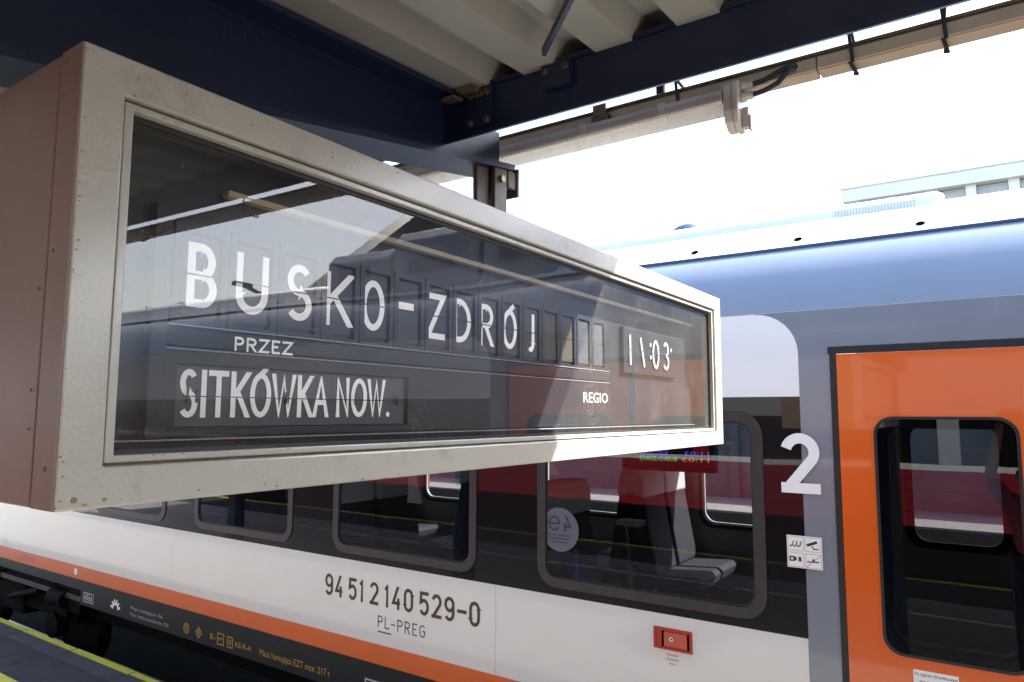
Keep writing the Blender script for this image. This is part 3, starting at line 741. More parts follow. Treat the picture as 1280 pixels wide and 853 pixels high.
# black header and seal round the door
hd = MB().box(D-.005, D+.02, DB-.03, DA+.034, .268, .2998)
obj('door_header', hd, 'rubber', tr, bevel=.003)
for y0, y1 in ((DA+.001, DA+.027), (DB-.027, DB-.001)): obj('door_seal', MB().box(D-.004, D+.03, y0, y1, -1.83, .2678), 'rubber', tr)
obj('door_seal', MB().box(D-.006, D+.03, (DA+DB)/2-.013, (DA+DB)/2+.013, -1.83, .2678), 'rubber', tr)
ym = (DA+DB)/2
for k, (y0, y1) in enumerate(((ym+.014, DA), (DB, ym-.014))):
    wy0, wy1 = (-.045, .466) if k == 0 else (DB+.136, DB+.647)
    wz0, wz1 = -.985, -.008
    lf = MB()
    for b in ((y0, wy0+.04, -1.80, .266), (wy1-.04, y1, -1.80, .266), (wy0+.04, wy1-.04, wz1-.04, .266), (wy0+.04, wy1-.04, -1.80, wz0+.04)):
        lf.box(D-.002, D+.035, b[0], b[1], b[2], b[3])
    leaf = obj('door_leaf', lf, 'train_orange', tr)
    o_ = rr(wy0, wy1, wz0, wz1, .075, 6); i_ = rr(wy0+.012, wy1-.012, wz0+.012, wz1-.012, .066, 6)
    obj('window_frame', MB().ring(o_, i_, TS, -.02, .0055, -.01), 'rubber', leaf)
    obj('glass_border', MB().ring(i_, rr(wy0+.045, wy1-.045, wz0+.045, wz1-.045, .055, 6), TS, -.004, .0026, -.004), 'band_black', leaf)
    obj('glass_pane', MB().flat(rr(wy0+.010, wy1-.010, wz0+.010, wz1-.010, .066, 6), TS, .0040), 'door_glass', leaf)
    bb = rr(wy0+.05, wy1-.05, wz0+.06, wz1-.05, .05, 6)
    obj('inner_frame', MB().ring(rr(wy0+.004, wy1-.004, wz0+.004, wz1-.004, .07, 6), bb, TS, -.034, -.012, -.034), 'rubber', leaf)
    # notice under the glass
    if k == 0:
        nb = obj('door_notice', MB().box(D-.0035, D-.0021, .205, .362, -1.115, -1.028), 'print_white', leaf)
        text('door_notice_text', 'Po sygnale dźwiękowym', -.357, -1.0485, .0125, TF, 'print_black', leaf, d=.0042, width=.148)
        text('door_notice_text', 'nie wsiadać', -.34, -1.0745, .0125, TF, 'print_black', leaf, d=.0042, width=.085)
# windows
def window(c):
    y0, y1, z0, z1 = c-.62, c+.62, -.94, .014
    f = obj('window', MB().ring(rr(y0, y1, z0, z1, .115, 6), rr(y0+.052, y1-.052, z0+.05, z1-.05, .07, 6), TS, -.012, .007, -.02), 'frame_brown', tr, smooth=True)
    obj('glass_pane', MB().flat(rr(y0+.045, y1-.045, z0+.043, z1-.043, .07, 6), TS, -.006), 'train_glass', f)
    obj('window_seal', MB().ring(rr(y0+.050, y1-.050, z0+.048, z1-.048, .072, 6), rr(y0+.060, y1-.060, z0+.058, z1-.058, .064, 6), TS, -.006, -.0035, -.006), 'rubber', f)
for c in wc+wm: window(c)
# sloping grey roof shoulder (curved) and white roof
prof = [(3.400, .4722)]; NS = 14; LS = .425
for i in range(NS):
    th = R(13+42*(i+.5)/NS); prof.append((prof[-1][0]+math.sin(th)*LS/NS, prof[-1][1]+math.cos(th)*LS/NS))
TX, TZ = prof[-1]
sh = MB()
for (xa, za), (xb, zb) in zip(prof, prof[1:]): sh.quad((xa, YE0, za), (xa, YE1, za), (xb, YE1, zb), (xb, YE0, zb))
obj('roof_shoulder', sh, 'train_roof_grey', tr, smooth=True)
obj('gutter_line', MB().box(TX-.006, TX+.05, YE0, YE1, TZ+.0005, TZ+.013), 'groove_blue', tr)
SX, SZ = TX+.008, TZ+.0135
rp = [(SX, SZ), (SX+.012, SZ+.010), (SX+.120, SZ+.120), (SX+.135, SZ+.142), (SX+.150, SZ+.150), (SX+.26, SZ+.185), (4.3, 1.13), (4.9, 1.16)]
rp = rp+[(9.8-x, z) for x, z in reversed(rp[:-1])]
rf_ = MB()
for (xa, za), (xb, zb) in zip(rp, rp[1:]): rf_.quad((xa, YE0, za), (xa, YE1, za), (xb, YE1, zb), (xb, YE0, zb))
obj('roof', rf_, 'roof_white', tr, smooth=True)
y = .27
for k in range(-8, 12):
    yy = .27+.535*k
    obj('drain_hole', MB().prism([(yy+.019*math.cos(R(a)), .016*math.sin(R(a))) for a in range(0, 360, 24)], lambda a, b, d: (SX+.045+(b-d)*.7071, a, SZ+.044+(b+d)*.7071), -.004, .0015), 'hole_black', tr)
ac = obj('air_conditioner', MB().prism([(SX+.19, .96), (SX+.20, 1.035), (SX+.24, 1.068), (4.4, 1.19), (4.4, .98)], lambda a, b, d: (a, d, b), .205, 2.6), 'roof_white', tr, bevel=.006)
for k in range(26):
    yy = .30+k*.014
    obj('vent_slot', MB().prism([(SX+.1915, .985), (SX+.1985, 1.030), (SX+.21, 1.030), (SX+.21, .985)], lambda a, b, d: (a, d, b), yy, yy+.006), 'print_grey', ac)
for yy in (.74, 1.30, 1.86):
    obj('hatch', MB().box(SX+.190, SX+.21, yy, yy+.5, .985, 1.026), 'roof_white', ac)
# equipment casings on the roof behind the door (seen only in the board's glass)
for y0, y1, zt in ((-.75, -1.35, 1.24), (-1.40, -2.15, 1.32), (-2.2, -2.85, 1.22)):
    q = obj('roof_casing', MB().prism([(SX+.035, SZ+.03), (SX+.055, zt-.08), (SX+.12, zt), (4.9, zt+.08), (4.9, 1.0)], lambda a, b, d: (a, d, b), y1, y0), 'equipment_grey', tr, bevel=.01)
    obj('casing_grille', MB().box(SX+.03, SX+.06, y1+.15, y0-.2, 1.0, 1.10), 'groove_blue', q)
dm = MB(); N = 20
for i in range(6):
    a0, a1 = R(15*i), R(15*(i+1))
    for j in range(N):
        t0, t1 = 2*math.pi*j/N, 2*math.pi*(j+1)/N
        q = lambda a, t: (4.6+.15*math.cos(a)*math.cos(t), 1.72+.15*math.cos(a)*math.sin(t), 1.145+.15*math.sin(a))
        dm.quad(q(a0, t0), q(a0, t1), q(a1, t1), q(a1, t0))
obj('antenna_dome', dm, 'groove_blue', tr, smooth=True)
# far side, floor, ceiling, ends
FX = 6.4
obj('floor', MB().box(D+.04, FX, YE0, YE1, -1.83, -1.78), 'interior_floor', tr)
obj('ceiling', MB().box(D+.04, FX, YE0, YE1, .10, .16), 'interior_wall', tr)
fw = MB(); hs = []
fc = [1.60+1.67*k for k in range(5)]; fm_ = [2*ym-c for c in fc]
fdoor = [(.03, .64), (-.9, -.3)]
hs = sorted([(c-.72, c+.70) for c in fc+fm_]+fdoor)
e = YE0
fw.box(FX, FX+.05, YE0, YE1, -.05, .45); fw.box(FX, FX+.05, YE0, YE1, -1.9, -.99)
for h0, h1 in hs: fw.box(FX, FX+.05, e, h0, -.99, -.05); e = h1
fw.box(FX, FX+.05, e, YE1, -.99, -.05)
obj('far_wall', fw, 'interior_wall', tr)
for h0, h1 in hs:
    f = obj('far_window', MB().ring(rr(h0-.04, h1+.04, -1.02, -.02, .12, 6), rr(h0+.02, h1-.02, -.97, -.08, .10, 6), lambda a, b, d: (FX-d, a, b), -.02, .012, -.02), 'rubber', tr)
    obj('inner_bead', MB().ring(rr(h0-.0, h1+.0, -.985, -.06, .11, 6), rr(h0+.022, h1-.022, -.965, -.082, .10, 6), lambda a, b, d: (FX-d, a, b), .011, .022, .0), 'far_frame' if h0 > .7 else 'rubber', f)
    obj('glass_pane', MB().flat(rr(h0+.0, h1-.0, -.985, -.065, .1, 6), lambda a, b, d: (FX-d, a, b), .004), 'far_window_glass', f)
obj('end_wall', MB().box(D+.03, FX, YE1-.05, YE1, -1.9, .45), 'train_grey', tr)
obj('end_wall', MB().box(D+.03, FX, YE0, YE0+.05, -1.9, .45), 'train_grey', tr)
# partitions beside the door
for yy in (.80, -1.12):
    obj('partition', MB().box(D+.06, D+1.1, yy-.02, yy+.02, -1.78, -.75), 'interior_wall', tr)
    obj('grab_pole', MB().tube([(D+1.1, yy, -1.78), (D+1.1, yy, .10)], .018, 8), 'metal', tr)
# seats: back-to-back pairs
def seat(x, y, fwd):
    s = 1 if fwd else -1
    b = MB()
    b.prism([(y-s*.05, -1.36), (y+s*.42, -1.34), (y+s*.44, -1.27), (y+s*.40, -1.24), (y-s*.03, -1.27)], lambda a, c, d: (d, a, c), x, x+.44)
    o_ = obj('seat', b, 'seat_dark', tr, bevel=.015)
    bk = MB().prism([(y-s*.02, -1.27), (y+s*.07, -1.26), (y-s*.03, -.72), (y-s*.06, -.50), (y-s*.14, -.50), (y-s*.15, -.74), (y-s*.10, -1.27)], lambda a, c, d: (d, a, c), x+.01, x+.43)
    obj('backrest', bk, 'seat_dark', o_, bevel=.02)
    hr = MB().prism([(y-s*.032, -.68), (y-s*.040, -.52), (y-s*.07, -.455), (y-s*.14, -.455), (y-s*.168, -.52), (y-s*.164, -.64)], lambda a, c, d: (d, a, c), x-.004, x+.444)
    obj('headrest_cover', hr, 'headrest_cloth', o_, bevel=.02)
    obj('seat_leg', MB().box(x+.15, x+.29, min(y, y+s*.2), max(y, y+s*.2), -1.78, -1.362), 'under_black', o_)
for yy, fw_ in ((2.38, False), (2.68, True), (4.02, False), (4.34, True), (5.70, False), (6.00, True), (-3.1, True), (-2.8, False), (-4.8, True), (-4.4, False)):
    for x in (D+.16, D+.64, D+1.95, D+2.43): seat(x, yy, fw_)
obj('grab_pole', MB().tube([(D+.55, 1.86, -1.05), (D+.55, 1.90, -.66)], .011, 6), 'metal', tr)
obj('pole_bracket', MB().box(D+.5, D+.6, 1.79, 1.94, -.66, -.63), 'ledge_cream', tr)
obj('blue_strap', MB().box(D+.2, D+.24, 2.05, 2.065, -1.03, -.78), 'pole_blue', tr)
obj('blue_strap', MB().box(D+.2, D+.24, 2.72, 2.735, -.90, -.74), 'pole_blue', tr)
# curtain seen through the next window
cu_ = MB()
pr = [(3.62, -.28), (3.56, -.28), (3.60, -.40), (3.56, -.55), (3.54, -.66), (3.67, -.66), (3.66, -.52), (3.69, -.40)]
obj('curtain', cu_.prism(pr, lambda a, c, d: (d, a, c), D+.55, D+.58), 'headrest_cloth', tr)
# red luggage racks/panels
obj('luggage_rack', MB().box(D+.1, D+.5, 2.2, 12, -.02, .0).box(FX-.5, FX-.06, 2.2, 12, -.02, .0), 'metal', tr)
# information screen hung from the ceiling
sc = obj('display_screen', MB().box(4.98, 5.06, 1.70, 2.42, -.42, -.17), 'screen', tr, bevel=.006)
random.seed(11)
for zz, m_, ya, yb in ((-.225, 'led_blue', 2.26, 2.05), (-.225, 'led_green', 1.94, 1.74), (-.302, 'led_blue', 2.27, 2.05), (-.302, 'led_blue', 1.92, 1.74), (-.345, 'led_green', 2.27, 1.98), (-.345, 'led_orange', 1.94, 1.74)):
    tx = 'BUSKO-ZDRÓJ' if ya > 2 else '11:03'
    text('display_text', tx, -yb, zz, .034, lambda u, v, d: (4.977-d, -u, v), m_, sc, d=.001, width=ya-yb, mirror=True)
# round sticker on the window (seen from behind, so mirrored)
stk = obj('window_sticker', MB().prism([(2.033+.118*math.cos(R(a)), -.632+.118*math.sin(R(a))) for a in range(0, 360, 12)], TS, -.0055, -.0045), 'sticker_grey', tr)
mk = MB()
fr_ = lambda u, v, d: (D+.0095-d, -u, v)
letter(mk, '4', 2.033-.072, -.637, .055, .085, .013, lambda u, v, d: (D+.0040-d, u, v), 0)
mk.stroke(arc(2.033+.035, -.60, .032, .036, 210, 540, 16)+[(2.033+.064, -.602)], .011, lambda a, b, d: (D+.0040, a, b))
for k in range(3): mk.box(D+.0038, D+.0044, 2.033-.07+.01*k, 2.033+.07-.008*k, -.665-.018*k, -.659-.018*k)
obj('sticker_print', mk, 'groove_blue', stk)

# ---- markings on the side
def number(s, xs, z, h, st, fr, m, name, ws):
    mb = MB(); x = xs
    for ch, wd, g in ws:
        if ch == '-': mb.flat([(x, z+h*.42), (x+wd, z+h*.42), (x+wd, z+h*.42+st), (x, z+h*.42+st)], fr, .0012)
        elif ch != ' ': letter(mb, ch, x, z, wd, h, st, fr, .0012, narrow=True)
        x += wd+g
    return obj(name, mb, m, tr), x
dw = .083; gg = .022
seq = []
for grp in ('94', '51', '2', '140', '529'):
    for ch in grp: seq.append([ch, dw if ch != '1' else .052, gg])
    seq[-1][2] = .052
seq[-1][2] = .02; seq += [['-', .075, .02], ['0', dw, 0]]
tot = sum(a[1]+a[2] for a in seq); kf = 1.335/tot
number('', -3.905, -1.240, .142, .0205, TF, 'print_brown', 'vehicle_number', [(a, b*kf, c*kf) for a, b, c in seq])
seq = [('P', .042, .018), ('L', .038, .016), ('-', .034, .018), ('P', .042, .018), ('R', .042, .020), ('E', .038, .018), ('G', .044, 0)]
tot = sum(b+c for a, b, c in seq); kf = .405/tot
number('', -3.395, -1.372, .073, .0072, TF, 'print_black', 'operator_code', [(a, b*kf, c*kf) for a, b, c in seq])
obj('code_underline', MB().flat([(-3.395, -1.402), (-3.275, -1.402), (-3.275, -1.394), (-3.395, -1.394)], TF, .0012), 'print_black', tr)
# class number 2
two = MB(); letter(two, '2', -.853, -.353, .168, .268, .046, lambda a, b, d: (D-.0075-d, -a, b), 0)
obj('class_number', two, 'print_white', tr)
# four pictograms on a white card
cd = obj('information_card', MB().box(D-.0070, D-.0040, .690, .838, -.680, -.540), 'print_white', tr)
def CF(u, v, d=0): return (D-.0072-d, .838-u, -.680+v)
for (a, b) in ((.004, .074), (.077, .074), (.004, .004), (.077, .004)):
    obj('pictogram_frame', MB().ring([(a, b), (a+.067, b), (a+.067, b+.062), (a, b+.062)], [(a+.002, b+.002), (a+.065, b+.002), (a+.065, b+.060), (a+.002, b+.060)], CF, 0, .0006), 'print_grey', cd)
pm = MB()
for k in range(3):
    x = .014+k*.016; pm.stroke([(x, .092), (x+.010, .096), (x+.014, .116)], .0045, CF, .0004); pm.stroke([(x+.001, .09), (x+.001, .100)], .003, CF, .0007)
pm.flat([(.082, .106), (.126, .124), (.130, .113), (.088, .096)], CF, .0004); pm.stroke([(.106, .100), (.112, .088), (.134, .088)], .005, CF, .0004)
pm.stroke([(.030, .030), (.012, .030), (.012, .046), (.034, .046)], .006, CF, .0004); pm.flat([(.026, .028), (.040, .032), (.040, .046), (.026, .046)], CF, .0006)
pm.flat([(.048, .028), (.060, .028), (.060, .048), (.048, .048)], CF, .0004)
pm.flat([(.084, .028), (.134, .030), (.134, .035), (.084, .033)], CF, .0004); pm.flat([(.106, .034), (.116, .034), (.116, .044), (.106, .044)], CF, .0005)
obj('pictogram', pm, 'print_black', cd)
obj('red_slash', MB().flat([(.080, .008), (.083, .008), (.141, .062), (.138, .062)], CF, .001), 'print_red', cd)
# emergency door release
eb_ = obj('emergency_release', MB().ring([(1.292, -1.148), (1.490, -1.148), (1.490, -1.045), (1.292, -1.045)], [(1.304, -1.138), (1.478, -1.138), (1.478, -1.056), (1.304, -1.056)], TS, -.01, .006, -.004), 'box_red', tr, bevel=.001)
obj('release_back', MB().flat([(1.303, -1.139), (1.479, -1.139), (1.479, -1.055), (1.303, -1.055)], TS, .0006), 'box_red', eb_)
obj('release_flap', MB().box(D-.005, D-.0008, 1.318, 1.436, -1.132, -1.064), 'box_red_light', eb_, bevel=.0015)
obj('flap_edge', MB().box(D-.0046, D-.0006, 1.4365, 1.447, -1.134, -1.062).box(D-.0046, D-.0006, 1.309, 1.317, -1.134, -1.062), 'hole_black', eb_)
obj('lock', MB().tube([(D-.005, 1.396, -1.094), (D-.0095, 1.396, -1.094)], .012, 14), 'metal', eb_, smooth=True)
obj('keyhole', MB().tube([(D-.0094, 1.396, -1.094), (D-.0099, 1.396, -1.094)], .0045, 8), 'hole_black', eb_)
for k, s_ in enumerate(('Awaryjne', 'otwieranie', 'drzwi')):
    text('release_text', s_, -1.396, -1.174-.021*k, .0115, TF, 'print_red', tr, d=.0012, align='C')
# skirt markings
SFx = D+.006
def SF(u, v, d=0.0): return (SFx-d, -u, v)
text('seating_text', 'Miejsc siedzących 156', -6.44, -1.733, .030, SF, 'print_grey', tr, d=.0012, width=.52)
text('seating_text', 'Max. liczba pasażerów 276', -6.44, -1.787, .030, SF, 'print_grey', tr, d=.0012, width=.62)
text('braking_text', 'Masa hamująca EZT max: 217 t', -4.60, -1.775, .048, SF, 'print_yellow', tr, d=.0012, width=.76)
text('brake_code', 'KE-R-A', -4.90, -1.772, .042, SF, 'print_yellow', tr, d=.0012, width=.20)
ym_ = MB()
ym_.stroke(arc(-5.56, -1.748, .036, .036, 0, 360, 20)[:-1], .009, SF, .0012, True); ym_.stroke([(-5.572, -1.765), (-5.572, -1.731), (-5.552, -1.731), (-5.552, -1.748), (-5.572, -1.748), (-5.55, -1.748), (-5.55, -1.765), (-5.572, -1.765)], .006, SF, .0014)
ym_.stroke([(-5.425, -1.752), (-5.385, -1.712), (-5.345, -1.752), (-5.385, -1.792)], .009, SF, .0012, True); ym_.flat([(-5.395, -1.765), (-5.375, -1.765), (-5.375, -1.735), (-5.395, -1.735)], SF, .0014)
ym_.stroke([(-5.13, -1.79), (-5.05, -1.79), (-5.05, -1.71), (-5.13, -1.71)], .008, SF, .0012, True)
ym_.stroke([(-5.0, -1.79), (-4.935, -1.79), (-4.935, -1.715), (-5.0, -1.715)], .008, SF, .0012, True); ym_.stroke(arc(-4.967, -1.752, .014, .016, 0, 360, 12)[:-1], .007, SF, .0014, True)
obj('brake_symbols', ym_, 'print_yellow', tr)
text('brake_code', 'E-', -5.225, -1.77, .042, SF, 'print_yellow', tr, d=.0012, width=.07)
text('brake_code', 'MP', -5.12, -1.765, .030, SF, 'print_yellow', tr, d=.0016, width=.055)
wm_ = MB()
wm_.stroke([(-7.30, -1.79), (-7.11, -1.79), (-7.11, -1.71), (-7.30, -1.71)], .010, SF, .0012, True)
for k in range(4): wm_.flat([(-7.28+.04*k, -1.775), (-7.255+.04*k, -1.775), (-7.255+.04*k, -1.735+.01*(k % 2)), (-7.28+.04*k, -1.735)], SF, .0014)
wm_.flat([(-7.28, -1.725), (-7.18, -1.725), (-7.18, -1.72), (-7.28, -1.72)], SF, .0014)
obj('skirt_symbol', wm_, 'print_grey', tr)
ge = MB(); ge.stroke(arc(-6.70, -1.775, .05, .05, 0, 180, 12), .028, SF, .0012)
for k in range(6):
    a = R(15+30*k); ge.flat([(-6.70+.06*math.cos(a+s_)*f_, -1.775+.06*math.sin(a+s_)*f_) for f_, s_ in ((1, -.14), (1.45, -.14), (1.45, .14), (1, .14))], SF, .0014)
obj('skirt_symbol', ge, 'print_white', tr)
obj('skirt_symbol', MB().stroke([(-3.50, -1.83+.005), (-3.50, -1.715), (-3.25, -1.715), (-3.25, -1.825)], .012, SF, .0012), 'print_grey', tr)
text('skirt_text', '1234', -3.46, -1.80, .05, SF, 'print_grey', tr, d=.0012, width=.16) if False else None
# pale maker's plate and jacking point on the orange stripe
text('stripe_text', 'IMPULS', -8.72, -1.562, .045, TF, 'print_grey', tr, d=.0012, width=.36) if False else None
obj('stripe_plate', MB().flat([(-8.72, -1.565), (-8.36, -1.565), (-8.36, -1.515), (-8.72, -1.515)], TF, .0008), 'box_red_light', tr)
obj('jacking_mark', MB().flat(rr(-7.50, -7.44, -1.57, -1.51, .02, 3), TF, .0012), 'print_white', tr)
# underframe and bogie
obj('underframe', MB().box(D+.25, 6.2, YE0, YE1, -2.05, -1.832), 'under_black', tr)
def bogie(yc):
    b = obj('bogie', MB().box(D+.16, D+.30, yc-1.45, yc+1.45, -2.12, -1.93).box(D+.14, D+.34, yc-.3, yc+.3, -2.2, -1.86), 'under_black', tr, bevel=.02)
    for s in (-1.15, 1.15):
        n_ = 28
        obj('wheel', MB().tube([(D+.34, yc+s, -2.2), (D+.46, yc+s, -2.2)], .42, n_), 'wheel_steel', b, smooth=True)
        obj('axle_box', MB().tube([(D+.06, yc+s, -2.15), (D+.18, yc+s, -2.15)], .13, 14).box(D+.10, D+.2, yc+s-.22, yc+s+.22, -2.05, -1.98), 'under_black', b)
        sp = MB()
        for q in (-.17, .17):
            sp.tube([(D+.17+.06*math.cos(t*.9), yc+s+q+.06*math.sin(t*.9), -2.0+.22*t/40) for t in range(41)], .013, 5)
        obj('coil_spring', sp, 'wheel_steel', b, smooth=True)
    obj('damper', MB().tube([(D+.08, yc-.8, -1.86), (D+.08, yc-.1, -2.02)], .035, 8), 'wheel_steel', b, smooth=True)
    obj('damper', MB().tube([(D+.06, yc+.1, -1.80), (D+.06, yc+.75, -1.84)], .045, 8), 'wheel_steel', b, smooth=True)
bogie(9.2); bogie(-9.3)
obj('brake_cylinder', MB().tube([(D+.07, 7.75, -1.86), (D+.07, 8.05, -1.86)], .09, 12).box(D+.05, D+.2, 7.45, 7.7, -1.95, -1.72), 'under_black', tr, smooth=True)
obj('end_mark', MB().box(D+.05, D+.055, 7.44, 7.50, -1.78, -1.765), 'print_white', tr)

# ================================================================== far building over the train roof
fb_ = thing('apartment_building', 'pale grey flat-roofed building with grey windows above the train roof', 'building', (33, -5, -3.05))
BX = 30.0; by1 = 4.80
obj('wall', MB().box(BX+.35, BX+10, -26, by1-.15, -3.05, 7.55), 'facade', fb_)
obj('parapet', MB().box(BX-.25, BX+10, -26, by1, 8.30, 8.80), 'facade', fb_)
obj('roof_edge', MB().box(BX-.32, BX+10, -26, by1+.06, 8.802, 8.87), 'facade_pier', fb_)
obj('wall', MB().box(BX+.36, BX+9.9, -26, by1-.16, 7.552, 8.298), 'facade', fb_)
y = 4.4
k = 0
while y > -24:
    obj('pier', MB().box(BX, BX+.348, y-.16, y+.16, 0.0, 8.298), 'facade_pier', fb_)
    for zz in (6.82, 4.2, 1.6):
        wi = obj('window', MB().box(BX+.25, BX+.346, y-1.12, y-.17, zz, zz+1.45), 'facade_pier', fb_)
        obj('glass_pane', MB().box(BX+.20, BX+.248, y-1.09, y-.20, zz+.05, zz+1.40), 'far_glass', wi)
    y -= 1.28

# ================================================================== what the glass mirrors: behind and beside the camera
rc = thing('opposite_train', 'red and grey electric train standing across the platform', 'train', (-5.7, 0, -2.62))
OX = -4.3
for z0, z1, m_, nm in ((-1.50, -.74, 'coach_red', 'red_panel'), (-.738, -.66, 'coach_white', 'white_stripe'), (-.02, 1.0, 'coach_grey', 'upper_panel')):
    obj(nm, MB().box(-7.1, OX, -22, 24, z0, z1), m_, rc)
ol = MB()
for zz in (-.86, -1.0, -1.15, -1.30): ol.box(OX, OX+.006, -22, 24, zz-.006, zz+.006)
obj('body_rib', ol, 'coach_red', rc)
obj('window_row', MB().box(-7.0, OX-.03, -22, 24, -.658, -.022), 'band_black', rc)
for k in range(-12, 14): obj('window_post', MB().box(OX-.028, OX, k*1.7+.5, k*1.7+.75, -.657, -.023), 'coach_red' if k % 4 else 'coach_grey', rc)
obj('roof', MB().prism([(OX, 1.0), (OX-.4, 1.35), (OX-1.4, 1.5), (OX-2.4, 1.35), (OX-2.8, 1.0)], lambda a, b, d: (a, d, b), -22, 24), 'coach_grey', rc)
obj('underframe', MB().box(-6.9, OX-.2, -22, 24, -2.4, -1.502), 'under_black', rc)

def tree(x, y, h, r, label):
    t = thing('tree', label, 'tree', (x, y, -3.05))
    obj('trunk', MB().tube([(x, y, -3.05), (x+.1, y, -3.05+h*.35), (x, y+.1, -3.05+h*.7)], .2, 8, rs=[.25, .18, .08]), 'bark', t)
    mb = MB(); rnd = random.Random(int(x*7+y))
    cl = [(x+rnd.uniform(-1, 1)*r*.7, y+rnd.uniform(-1, 1)*r*.7, -3.05+h*rnd.uniform(.45, .95), rnd.uniform(.35, .6)*r) for _ in range(14)]
    for c in cl:
        for _ in range(130):
            d = Vector((rnd.gauss(0, 1), rnd.gauss(0, 1), rnd.gauss(0, 1))).normalized()*c[3]*rnd.uniform(.5, 1)
            p = Vector(c[:3])+d; u = Vector((rnd.gauss(0, 1), rnd.gauss(0, 1), rnd.gauss(0, 1))).normalized(); v = u.orthogonal().normalized()
            s = rnd.uniform(.12, .26)
            mb.quad(p-u*s, p+v*s*.6, p+u*s, p-v*s*.6)
    obj('crown', mb, 'leaf', t)
tree(11.5, -17.5, 5.4, 1.6, 'tree beyond the tracks mirrored in the board glass, nearest of three')
tree(15.5, -30, 6.8, 2.2, 'broad tree beyond the tracks mirrored in the board glass')
tree(22, -28, 7.2, 2.6, 'tall tree beyond the far end of the footbridge')
fbg = thing('footbridge', 'grey steel footbridge with sloping stair beyond the train', 'footbridge', (14, -10, -3.05))
obj('stair', MB().bar((8.6, -10, .7), (13.8, -10, 5.0), 1.6, .55, up=(0, 1, 0)), 'steel_grey', fbg)
obj('deck', MB().box(13.6, 18, -10.9, -9.1, 4.7, 5.0), 'steel_grey', fbg)
obj('pillar', MB().box(13.7, 14.1, -10.2, -9.8, -3.05, 4.69), 'steel_grey', fbg)
obj('pillar', MB().box(17.5, 17.9, -10.2, -9.8, -3.05, 4.69), 'steel_grey', fbg)
for (x, y, lab) in ((14.2, -18, 'double-armed street lamp by the footbridge'), (9.6, -22, 'double-armed street lamp farther along the track')):
    sp_ = thing('street_lamp', lab, 'street lamp', (x, y, -3.05))
    obj('post', MB().tube([(x, y, -3.05), (x, y, 3.2)], .1, 8), 'under_black', sp_)
    for s in (-1, 1):
        obj('arm', MB().tube([(x, y, 3.1), (x+s*.25, y, 3.6), (x+s*1.0, y, 3.8)], .07, 8), 'under_black', sp_)
        obj('lamp_head', MB().box(x+s*1.0-.3, x+s*1.0+.3, y-.12, y+.12, 3.74, 3.86), 'under_black', sp_)
wl = thing('sky_block_wall', 'added grey concrete wall beyond the tracks, blocking sky behind the train windows', 'wall', (19.4, 0, -3.05))  # added wall, keeps bright sky out of the far train windows
for k in range(-12, 14):
    obj('wall_panel', MB().box(19.2, 19.35, k*3+.01, k*3+2.99, -3.04, .30), 'concrete', wl)
    obj('wall_post', MB().box(19.1, 19.4, k*3-.12, k*3+.12, -3.04, .36), 'concrete', wl)
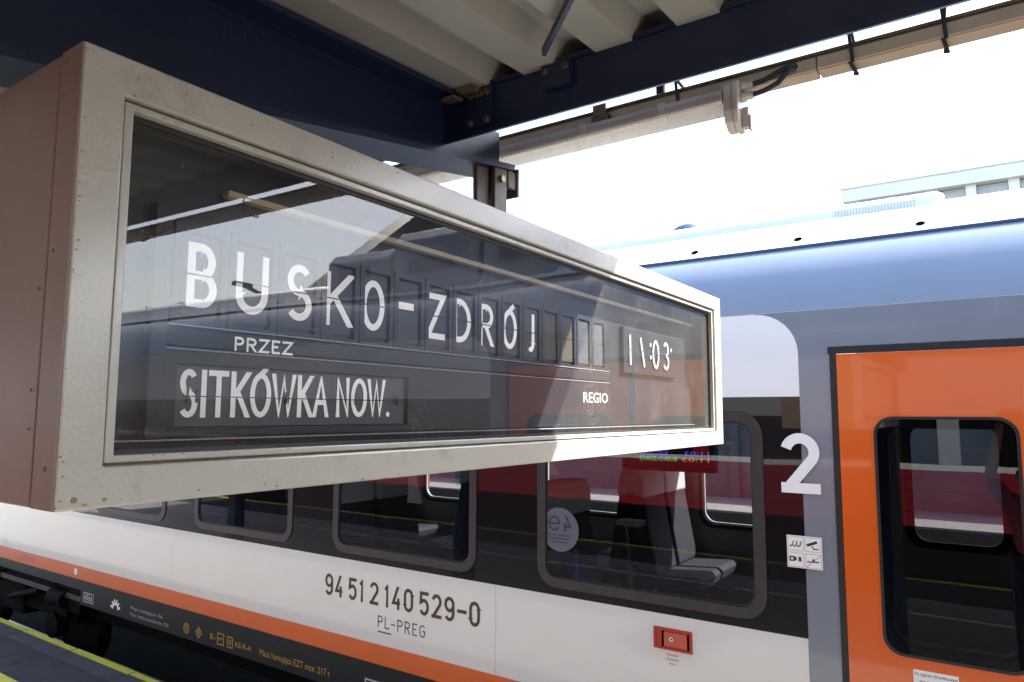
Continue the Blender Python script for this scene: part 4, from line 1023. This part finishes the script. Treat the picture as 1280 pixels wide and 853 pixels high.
# the photographer, mirrored in the door glass: arms raised to the camera above the head
def person(x, y, yaw, label):
    ca, sa = math.cos(yaw), math.sin(yaw)
    W = lambda f, l, z: (x+f*ca-l*sa, y+f*sa+l*ca, PZ+.006+z)
    t = thing('person', label, 'person', (x, y, PZ))
    def skin(name, verts, edges, radii, m, root=0):
        me = bpy.data.meshes.new(name); me.from_pydata([W(*v) for v in verts], edges, []); me.materials.append(M[m])
        o = bpy.data.objects.new(name, me); S.collection.objects.link(o); o.parent = t
        md = o.modifiers.new('skin', 'SKIN'); md.use_smooth_shade = True
        for i, r in enumerate(radii):
            me.skin_vertices[0].data[i].radius = (r, r) if not isinstance(r, tuple) else r
            me.skin_vertices[0].data[i].use_root = (i == root)
        o.modifiers.new('sub', 'SUBSURF').render_levels = 2
        return o
    skin('trousers', [(0, 0, .98), (0, .10, .90), (.01, .11, .50), (-.01, .12, .08), (0, -.10, .90), (.01, -.11, .50), (-.01, -.12, .08)],
         [(0, 1), (1, 2), (2, 3), (0, 4), (4, 5), (5, 6)], [.13, .095, .068, .055, .095, .068, .055], 'trousers')
    for l in (.12, -.12):
        skin('shoe', [(-.06, l, .045), (.05, l, .045), (.17, l, .035)], [(0, 1), (1, 2)], [.042, .045, .036], 'hair')
    skin('shirt', [(0, 0, 1.0), (0, 0, 1.20), (.0, 0, 1.38), (0, .17, 1.43), (.12, .24, 1.62), (0, -.17, 1.43), (.12, -.24, 1.62)],
         [(0, 1), (1, 2), (2, 3), (3, 4), (2, 5), (5, 6)], [.135, .14, .15, .075, .055, .075, .055], 'shirt')
    skin('body', [(.0, 0, 1.46), (.01, 0, 1.53), (.02, 0, 1.60), (.025, 0, 1.66), (.01, 0, 1.73)], [(0, 1), (1, 2), (2, 3), (3, 4)], [.055, .055, .082, .092, .070], 'skin')
    skin('hair', [(-.035, 0, 1.63), (-.03, 0, 1.69), (.0, 0, 1.745)], [(0, 1), (1, 2)], [.070, .088, .072], 'hair')
    skin('nose', [(.105, 0, 1.655), (.125, 0, 1.625)], [(0, 1)], [.010, .014], 'skin')
    for l in (.035, -.035): skin('eye', [(.098, l, 1.665), (.108, l, 1.665)], [(0, 1)], [.010, .008], 'hair')
    for l in (.095, -.095): skin('ear', [(.0, l, 1.66), (.0, l*1.05, 1.62)], [(0, 1)], [.018, .012], 'skin')
    for l in (1, -1):
        skin('forearm', [(.12, .24*l, 1.62), (.14, .17*l, 1.83), (.15, .115*l, 2.03), (.155, .10*l, 2.08)], [(0, 1), (1, 2), (2, 3)], [.046, .040, .030, .034], 'skin')
        for k in range(5):
            q = .016*k
            skin('finger', [(.150+.004*k, .10*l, 2.085+q*.9), (.175, .088*l, 2.09+q), (.180, .066*l, 2.095+q), (.172, .050*l, 2.095+q)], [(0, 1), (1, 2), (2, 3)], [.010, .0095, .0085, .0075], 'skin')
    return t
PYAW = math.atan2(.566, .818)
person(-.24*math.cos(PYAW), -.24*math.sin(PYAW), PYAW, 'photographer in a red shirt raising a black camera overhead, mirrored in the door glass')
hc = thing('handheld_camera', 'black camera held up in both hands of the mirrored photographer', 'camera', (cz.x*.05, cz.y*.05, -.04))
pc = cz*.055
cbm = MB(); cbm.bar(pc-cx*.07, pc+cx*.07, .045, .10)
obj('camera_body', cbm, 'rubber', hc, bevel=.008)
obj('camera_lens', MB().tube([cz*.034, cz*.012, cz*.006], .03, 16, rs=[.031, .031, .028]), 'rubber', hc, smooth=True)
settle()
